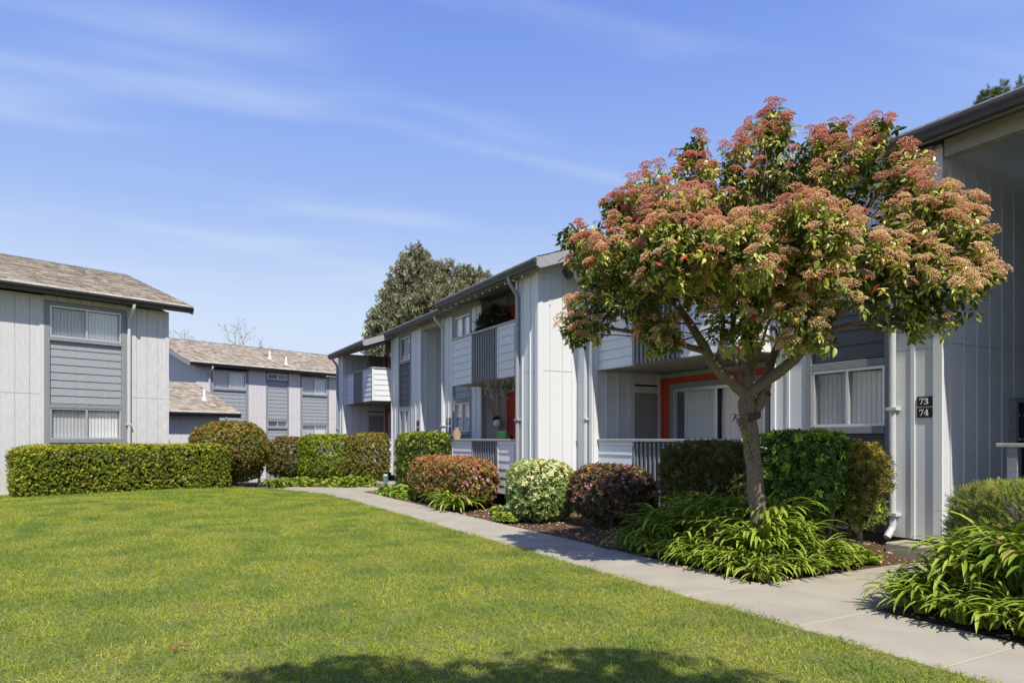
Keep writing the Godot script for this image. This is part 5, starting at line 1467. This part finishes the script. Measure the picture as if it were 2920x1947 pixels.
func branch(b: MB, a: Vector3, d: Vector3, len: float, r: float, depth: int, ends: Array):
	d = d.normalized()
	var m := a + d * len * 0.5 + rdir() * len * 0.05
	var e := a + d * len + rdir() * len * 0.06
	b.tube([a, m, e], [r, r * 0.82, r * 0.62], 5, false)
	if depth >= 6:
		ends.append(e)
		return
	var n := 3 if depth < 3 else 2
	for i in n:
		var s := rdir()
		s = (s - d * s.dot(d)).normalized()
		branch(b, e, d * R(0.7, 1.0) + s * R(0.4, 0.85) + Vector3(0, 0.22, 0), len * R(0.6, 0.8), maxf(0.016, r * R(0.5, 0.62)), depth + 1, ends)
	if depth >= 2: branch(b, m, d + rdir() * 0.8, len * 0.55, maxf(0.014, r * 0.4), depth + 2, ends)

# ------------------------------------------------------------------ grass and litter
func build_grass():
	var size := 0.26
	var tuft := []
	for k in 5:
		var b := MB.new()
		for i in 330:
			var a := Vector3(R(-0.5, 0.5) * size * 1.12, -0.01, R(-0.5, 0.5) * size * 1.12)
			var lean := Vector3(rng.randfn() * 0.6, 1.0, rng.randfn() * 0.6).normalized()
			var h := R(0.024, 0.052) if rng.randf() < 0.9 else R(0.05, 0.08)
			var w := R(0.0014, 0.0030)
			var side := lean.cross(rdir()).normalized() * w
			var bend := Vector3(lean.x, -0.25, lean.z) * h * R(0.1, 0.5)
			var g := R(0.55, 1.35)
			b.col = Color(g * R(0.82, 1.2), g, g * R(0.7, 1.1)) if rng.randf() > 0.07 else Color(2.2, 1.35, 2.0)
			var m := a + lean * h * 0.55
			var t := a + lean * h + bend
			b.quad(a - side, a + side, m + side * 0.8, m - side * 0.8)
			b.tri(m - side * 0.8, m + side * 0.8, t)
		tuft.append(b.done())
	var xf := [[], [], [], [], []]
	var cols := [[], [], [], [], []]
	var mot := FastNoiseLite.new()
	mot.seed = 12
	mot.frequency = 0.8
	mot.fractal_octaves = 4
	var s := 0.6
	while s < 25.0:
		var e := edge_t(s)
		var t := e - 0.13
		while t > -22.0:
			var q := row(s + R(-0.06, 0.06), t + R(-0.05, 0.05))
			var d := -q.z
			# what the lens or one a step aside can see
			if d > 3.2 and d < 27.0 and absf(q.x) < 0.86 * d + 1.6:
				var g := ground_y(q.x, d)
				var k := rng.randi() % 5
				var sc := R(0.9, 1.1) * (1.0 if d < 14.0 else 1.06)
				var tall := R(0.85, 1.25) * (1.0 + 0.9 * maxf(-0.2, -mot.get_noise_2d(q.x * 1.3, q.z * 1.3)))
				xf[k].append(Transform3D(Basis.from_euler(Vector3(0, (rng.randi() % 4) * PI * 0.5 + YAW_ROW + R(-0.1, 0.1), 0)).scaled(Vector3(sc, tall, sc)), Vector3(q.x, g, q.z)))
				var n := mot.get_noise_2d(q.x * 1.3, q.z * 1.3)
				var n2 := mot.get_noise_2d(q.x * 0.5 + 90.0, q.z * 0.5)
				var c := Color(0.275, 0.375, 0.05).lerp(Color(0.435, 0.465, 0.07), clampf(0.45 + n * 1.2 + n2 * 0.5, 0.0, 1.0))
				c = c.lerp(Color(0.195, 0.30, 0.07), clampf(-n * 2.0 - 0.05, 0.0, 0.9))
				if n2 > 0.28: c = c.lerp(Color(0.40, 0.34, 0.09), (n2 - 0.28) * 1.2)
				cols[k].append(c)
			t -= size
		s += size
	var g := Node3D.new()
	g.name = "grass"
	add_child(g, true)
	tag(g, "short green and yellowish lawn grass in mottled patches", "grass", "", "stuff")
	for k in 5: scatter(g, "grass_blades", tuft[k], M.grass, xf[k], cols[k])

func build_litter():
	var b := MB.new()
	b.box(Vector3(-0.02, -0.003, -0.007), Vector3(0.02, 0.003, 0.007))
	var xf := []
	var cols := []
	for i in 5200:
		var s: float
		var t: float
		if i < 4300:
			s = R(4.98, 19.0); t = R(5.75, 9.0)
		else:
			s = R(0.0, 3.6); t = R(5.74, 8.6)
		if t < 5.72 + 0.05: continue
		if nz.get_noise_2d(s * 60.0, t * 60.0) < -0.25: continue
		var q := row(s, t, bed_y(s, t) + 0.006)
		xf.append(Transform3D(Basis.from_euler(Vector3(R(-0.4, 0.4), R(0, TAU), R(-0.4, 0.4))).scaled(Vector3.ONE * R(0.4, 1.3)), q))
		cols.append(pick([Color(0.22, 0.13, 0.08), Color(0.13, 0.075, 0.05), Color(0.30, 0.19, 0.12), Color(0.08, 0.05, 0.035), Color(0.38, 0.27, 0.18)]))
	tag(scatter(self, "bark_chips", b.done(), M.leafdull, xf, cols), "brown bark chips strewn over the planting beds", "mulch", "", "stuff")
	var lf := MB.new()
	leaf(lf, Vector3.ZERO, Vector3(1, 0.05, 0), Vector3.UP, 0.07, 0.03, 0.25, 0.2, 3)
	xf = []; cols = []
	for i in 260:
		var s := R(4.95, 13.0)
		var t := R(5.75, 8.6) if rng.randf() < 0.86 else R(5.4, 5.75)
		xf.append(Transform3D(Basis.from_euler(Vector3(R(-0.3, 0.3), R(0, TAU), R(-0.3, 0.3))).scaled(Vector3.ONE * R(0.6, 1.1)), row(s, t, (bed_y(s, t) if t > 5.7 else 0.0) + 0.01)))
		cols.append(pick([Color(0.30, 0.14, 0.06), Color(0.36, 0.20, 0.10), Color(0.22, 0.09, 0.05), Color(0.25, 0.2, 0.08)]))
	for e in [[-2.35, 4.72], [-2.28, 4.8]]:
		xf.append(Transform3D(Basis.from_euler(Vector3(0.1, R(0, TAU), 0.2)).scaled(Vector3.ONE * 1.2), Vector3(e[0], 0.045, -e[1]))); cols.append(Color(0.32, 0.13, 0.06))
	tag(scatter(self, "fallen_leaves", lf.done(), M.leafdull, xf, cols), "dry brown fallen leaves on the earth beneath the tree", "leaves", "", "stuff")

# ------------------------------------------------------------------ small things
func text_mesh(s: String, size: float, depth := 0.004) -> TextMesh:
	var t := TextMesh.new()
	t.text = s
	var f := SystemFont.new()
	f.font_names = PackedStringArray(["Droid Serif"])
	f.font_weight = 700
	t.font = f
	t.font_size = 64
	t.pixel_size = size / 46.0
	t.depth = depth
	return t

func number_plate(s0: float, s1: float, t: float, y0: float, y1: float, text: String, label: String):
	var p: Node = tag(frame_thing("number_plate", (s0 + s1) * 0.5, t, y0), label, "sign", "dark unit number plates")
	bx(p, "plate", M.black, s0, s1, t - 0.012, t, y0, y1)
	if text:
		piece("numerals", p, text_mesh(text, (y1 - y0) * 0.62), M.white, Vector3(-(s0 + s1) * 0.5 - 0.005, (y0 + y1) * 0.5, -(t - 0.0145)))

func build_things():
	FX = -1.0
	M.plate = mat(lin(0.03, 0.031, 0.034), 0.5)
	number_plate(5.015, 5.205, 8.882, 1.92, 2.045, "73", "upper dark plate with the white number seventy three by the near entry")
	number_plate(5.015, 5.205, 8.882, 1.775, 1.90, "74", "lower dark plate with the white number seventy four by the near entry")
	number_plate(18.46, 18.77, 8.13, 1.93, 2.12, "71", "upper small dark number plate by the middle entry, seventy one")
	number_plate(18.46, 18.77, 8.13, 1.66, 1.85, "72", "lower small dark number plate by the middle entry, seventy two")
	number_plate(21.0, 21.24, 8.13, 1.93, 2.1, "", "upper small dark plate seen edge on beside the far entry")
	number_plate(21.0, 21.24, 8.13, 1.68, 1.85, "", "lower small dark plate seen edge on beside the far entry")
	# globe lamp with its cord on the side wall of the middle patio
	var o: Node = tag(frame_thing("globe_lamp", 16.47, 8.56, 1.8), "white globe lamp on a black fitting in the middle patio", "lamp")
	var b := MB.new()
	b.tube([Vector3(0.0, 0, 0), Vector3(0.07, 0.02, 0), Vector3(0.14, 0.0, 0)], [0.07, 0.075, 0.06], 12)
	piece("fitting", o, b.done(), M.black, Vector3(-16.45, 2.04, -8.56))
	var sp := SphereMesh.new()
	sp.radius = 0.115; sp.height = 0.23; sp.radial_segments = 20; sp.rings = 12
	piece("globe", o, sp, M.white, Vector3(-16.32, 1.92, -8.56))
	pipe(o, "cord", M.rail, [Vector3(-16.44, 2.85, -8.22), Vector3(-16.42, 2.4, -8.36), Vector3(-16.44, 2.1, -8.53)], 0.008, 5)
	pipe(o, "cord", M.white, [Vector3(-16.38, 1.84, -8.56), Vector3(-16.43, 1.5, -8.60), Vector3(-16.42, 0.6, -8.60)], 0.006, 5)
	# small green sign on a stake
	o = tag(frame_thing("stake_sign", 14.0, 7.35, 0.4), "small green sign on a thin stake behind the middle patio rail", "sign")
	pipe(o, "stake", M.white, [Vector3(-13.72, 0.42, -7.3), Vector3(-13.72, 1.56, -7.3)], 0.008, 6)
	var gm := mat(lin(0.05, 0.32, 0.04), 0.5)
	bx(o, "board", gm, 13.5, 13.9, 7.285, 7.3, 1.555, 1.66)
	var gm2 := mat(lin(0.18, 0.55, 0.14), 0.5)
	for e in [[13.5, 13.9, 1.66, 1.672], [13.5, 13.9, 1.543, 1.555]]: bx(o, "frame", gm2, e[0], e[1], 7.283, 7.302, e[2], e[3])
	# stoneware jar on the rail
	o = tag(frame_thing("jar", 15.75, 7.05, 1.5), "tan stoneware jar standing at the left end of the middle patio rail", "jar")
	b = MB.new()
	b.tube([Vector3(0, 0, 0), Vector3(0, 0.05, 0), Vector3(0, 0.13, 0), Vector3(0, 0.2, 0), Vector3(0, 0.25, 0), Vector3(0, 0.29, 0)], [0.075, 0.105, 0.12, 0.10, 0.055, 0.06], 16)
	piece("body", o, b.done(), mat(lin(0.36, 0.28, 0.18), 0.6), Vector3(-15.72, 1.5, -7.09))
	# dark pot and shoe-like lump near the red wall: a small planter
	o = tag(frame_thing("planter", 12.9, 7.3, 1.5), "dark low bowl on the middle patio rail before the red wall", "bowl")
	b = MB.new()
	b.tube([Vector3(0, 0, 0), Vector3(0, 0.05, 0), Vector3(0, 0.075, 0)], [0.06, 0.09, 0.05], 12)
	piece("body", o, b.done(), M.black, Vector3(-12.95, 1.5, -7.09))
	# potted plant on the upper balcony of the middle section
	o = plant("potted_plant", "dark leafy potted plant on the upper middle balcony", "plant", row(14.6, 7.6, 3.05), YAW_ROW)
	b = MB.new()
	b.tube([Vector3(0, 0, 0), Vector3(0, 0.3, 0)], [0.12, 0.17], 14)
	piece("pot", o, b.done(), mat(lin(0.2, 0.09, 0.05), 0.8))
	foliage(o, Vector3(0, 1.0, 0), Vector3(0.55, 0.55, 0.4), 2.0, 420, [sprig(8, 0.09, 0.03, 0.12, 60, 0.5)], [Color(0.012, 0.018, 0.008), Color(0.018, 0.024, 0.009)], [Color(0.03, 0.04, 0.012)], 0.2, 0.3, 0.2, 0.1)
	twigs(o, Vector3(0, 0.9, 0), Vector3(0.4, 0.4, 0.3), 16, Vector3(0, 0.25, 0), 0.008)
	# icicle lights under the balcony: dark hanging wires
	o = tag(frame_thing("icicle_lights", 14.3, 7.2, 2.4), "tangled icicle light wires hanging below the middle balcony", "string lights", "string lights on the middle section")
	for i in 26:
		var s := R(12.8, 15.7)
		if s > 14.9 and rng.randf() < 0.2: s = R(15.0, 15.4)
		var pts := []
		var y := 2.86
		var n := rng.randi_range(3, 6)
		for k in n:
			pts.append(Vector3(-s + R(-0.06, 0.06) * k, y, -(7.14 + R(-0.03, 0.03))))
			y -= R(0.05, 0.12)
		pipe(o, "wire", M.greyspout if i % 3 else M.white, pts, 0.0035, 4)
	# round bulbs along the eave
	o = tag(frame_thing("eave_lights", 13.8, 6.9, 4.8), "row of small round bulbs along the middle eave", "string lights", "string lights on the middle section")
	sp = SphereMesh.new()
	sp.radius = 0.022; sp.height = 0.044; sp.radial_segments = 10; sp.rings = 6
	pipe(o, "wire", M.black, [Vector3(-11.9, 4.81, -6.86), Vector3(-14, 4.80, -6.86), Vector3(-16.0, 4.81, -6.86)], 0.005, 4)
	for i in 12: piece("bulb", o, sp, M.white, Vector3(-(12.0 + i * 0.36), 4.785, -6.86))
	# flood light box under the gable
	o = tag(frame_thing("flood_light", 11.6, 7.7, 4.9), "dark box flood light under the gable of the middle end wall", "light fitting")
	bx(o, "housing", M.gutter, 11.38, 11.6, 7.7, 7.92, 4.86, 5.06, 0.01)
	bx(o, "bracket", M.black, 11.6, 11.645, 7.77, 7.85, 4.92, 5.0)
	# folded blue chair on the near balcony, seen between the slats
	o = tag(frame_thing("folding_chair", 9.25, 8.5, 3.07), "bright blue folded chair behind the near balcony slats", "chair")
	var bl := mat(lin(0.02, 0.09, 0.42), 0.6)
	bx(o, "seat", bl, 9.15, 9.55, 8.3, 8.36, 3.45, 3.85, 0.01)
	bx(o, "backrest", bl, 9.0, 9.5, 8.38, 8.43, 3.55, 4.02, 0.01)
	for e in [9.0, 9.5]: bx(o, "leg", M.alu, e - 0.012, e + 0.012, 8.36, 8.385, 3.07, 4.0)
	# small wire stand on the rail of the far balcony
	o = tag(frame_thing("wire_stand", 24.6, 7.4, 4.07), "little dark wire stand on the far balcony rail", "stand")
	for e in [24.3, 24.62]: pipe(o, "leg", M.black, [Vector3(-e, 4.07, -7.5), Vector3(-e, 4.32, -7.5)], 0.012, 5)
	for y in [4.2, 4.32]: pipe(o, "bar", M.black, [Vector3(-24.2, y, -7.5), Vector3(-24.9, y, -7.5)], 0.012, 5)
	# lantern post by the far walk
	o = base("lantern_post", Vector3(-8.75, -0.6, -23.6))
	tag(o, "dark slim post lantern with pale panes between the two round shrubs", "lamp post")
	bx_world(o, "post", M.black, Vector3(-0.035, 0, -0.035), Vector3(0.035, 1.75, 0.035))
	bx_world(o, "lantern", M.white, Vector3(-0.075, 1.79, -0.075), Vector3(0.075, 2.08, 0.075))
	bx_world(o, "lantern_foot", M.black, Vector3(-0.09, 1.75, -0.09), Vector3(0.09, 1.79, 0.09))
	bx_world(o, "cap", M.black, Vector3(-0.12, 2.08, -0.12), Vector3(0.12, 2.14, 0.12))
	for e in [[-1, -1], [-1, 1], [1, -1], [1, 1]]: bx_world(o, "bar", M.black, Vector3(e[0] * 0.085 - 0.012, 1.79, e[1] * 0.085 - 0.012), Vector3(e[0] * 0.085 + 0.012, 2.08, e[1] * 0.085 + 0.012))
	# ribbed low path light at the far step
	o = base("path_light", row(19.55, 6.5, 0.0), YAW_ROW)
	tag(o, "short ribbed green path light on a stake at the far step", "path light")
	var tl := mat(lin(0.10, 0.26, 0.24), 0.3)
	bx_world(o, "stake", M.rail, Vector3(-0.02, 0, -0.02), Vector3(0.02, 0.2, 0.02))
	for i in 4:
		b = MB.new()
		b.tube([Vector3(0, 0.2 + i * 0.06, 0), Vector3(0, 0.235 + i * 0.06, 0)], [0.085, 0.085], 12)
		piece("rib", o, b.done(), tl)
	b = MB.new()
	b.tube([Vector3(0, 0.2, 0), Vector3(0, 0.45, 0)], [0.06, 0.06], 12)
	piece("lens", o, b.done(), M.white)
	# white cap of the drain pipe at the variegated shrub
	o = tag(frame_thing("drain_pipe", 12.3, 6.7, 0.05), "short white drain pipe end left of the variegated shrub", "pipe")
	pipe(o, "pipe", M.white, [Vector3(-12.3, 0.16, -7.0), Vector3(-12.15, 0.1, -6.6)], 0.055, 10)

func bx_world(p: Node, called: String, mt: Material, a: Vector3, b: Vector3) -> MeshInstance3D:
	return piece(called, p, boxmesh(b - a), mt, (a + b) * 0.5)

# ------------------------------------------------------------------ the scene
func _ready():
	# camera
	var cam := Camera3D.new()
	cam.name = "camera"
	cam.projection = Camera3D.PROJECTION_FRUSTUM
	cam.near = 0.1
	cam.size = 0.1 * 1947.0 / 1946.7
	cam.frustum_offset = Vector2(0, 0.1 * 278.0 / 1946.7)
	cam.far = 1500.0
	cam.position = Vector3(0, 1.5, 0)
	add_child(cam)
	cam.current = true
	# sky and exposure
	var we := WorldEnvironment.new()
	we.name = "world"
	var env := Environment.new()
	env.background_mode = Environment.BG_SKY
	env.sky = Sky.new()
	env.sky.sky_material = make_sky()
	env.background_energy_multiplier = 1.0
	env.tonemap_mode = Environment.TONE_MAPPER_LINEAR
	env.tonemap_exposure = 1.23
	env.sdfgi_enabled = true
	env.ssao_enabled = true
	env.ssil_enabled = true
	we.environment = env
	add_child(we)
	# sun
	var sun := DirectionalLight3D.new()
	sun.name = "sun"
	sun.light_color = Color(1.0, 0.965, 0.915)
	sun.light_energy = 1.6
	sun.light_angular_distance = 0.5
	sun.shadow_enabled = true
	add_child(sun)
	sun.look_at_from_position(Vector3(0.191, 1.0, 0.6565) * 30.0, Vector3.ZERO)
	rng.seed = 77
	nz.seed = 4
	nz.frequency = 0.01
	nz.fractal_octaves = 3
	materials()
	build_ground()
	build_row()
	build_left()
	build_tree()
	build_shrubs()
	build_straps()
	build_ivy()
	build_far_trees()
	build_grass()
	build_litter()
	build_things()
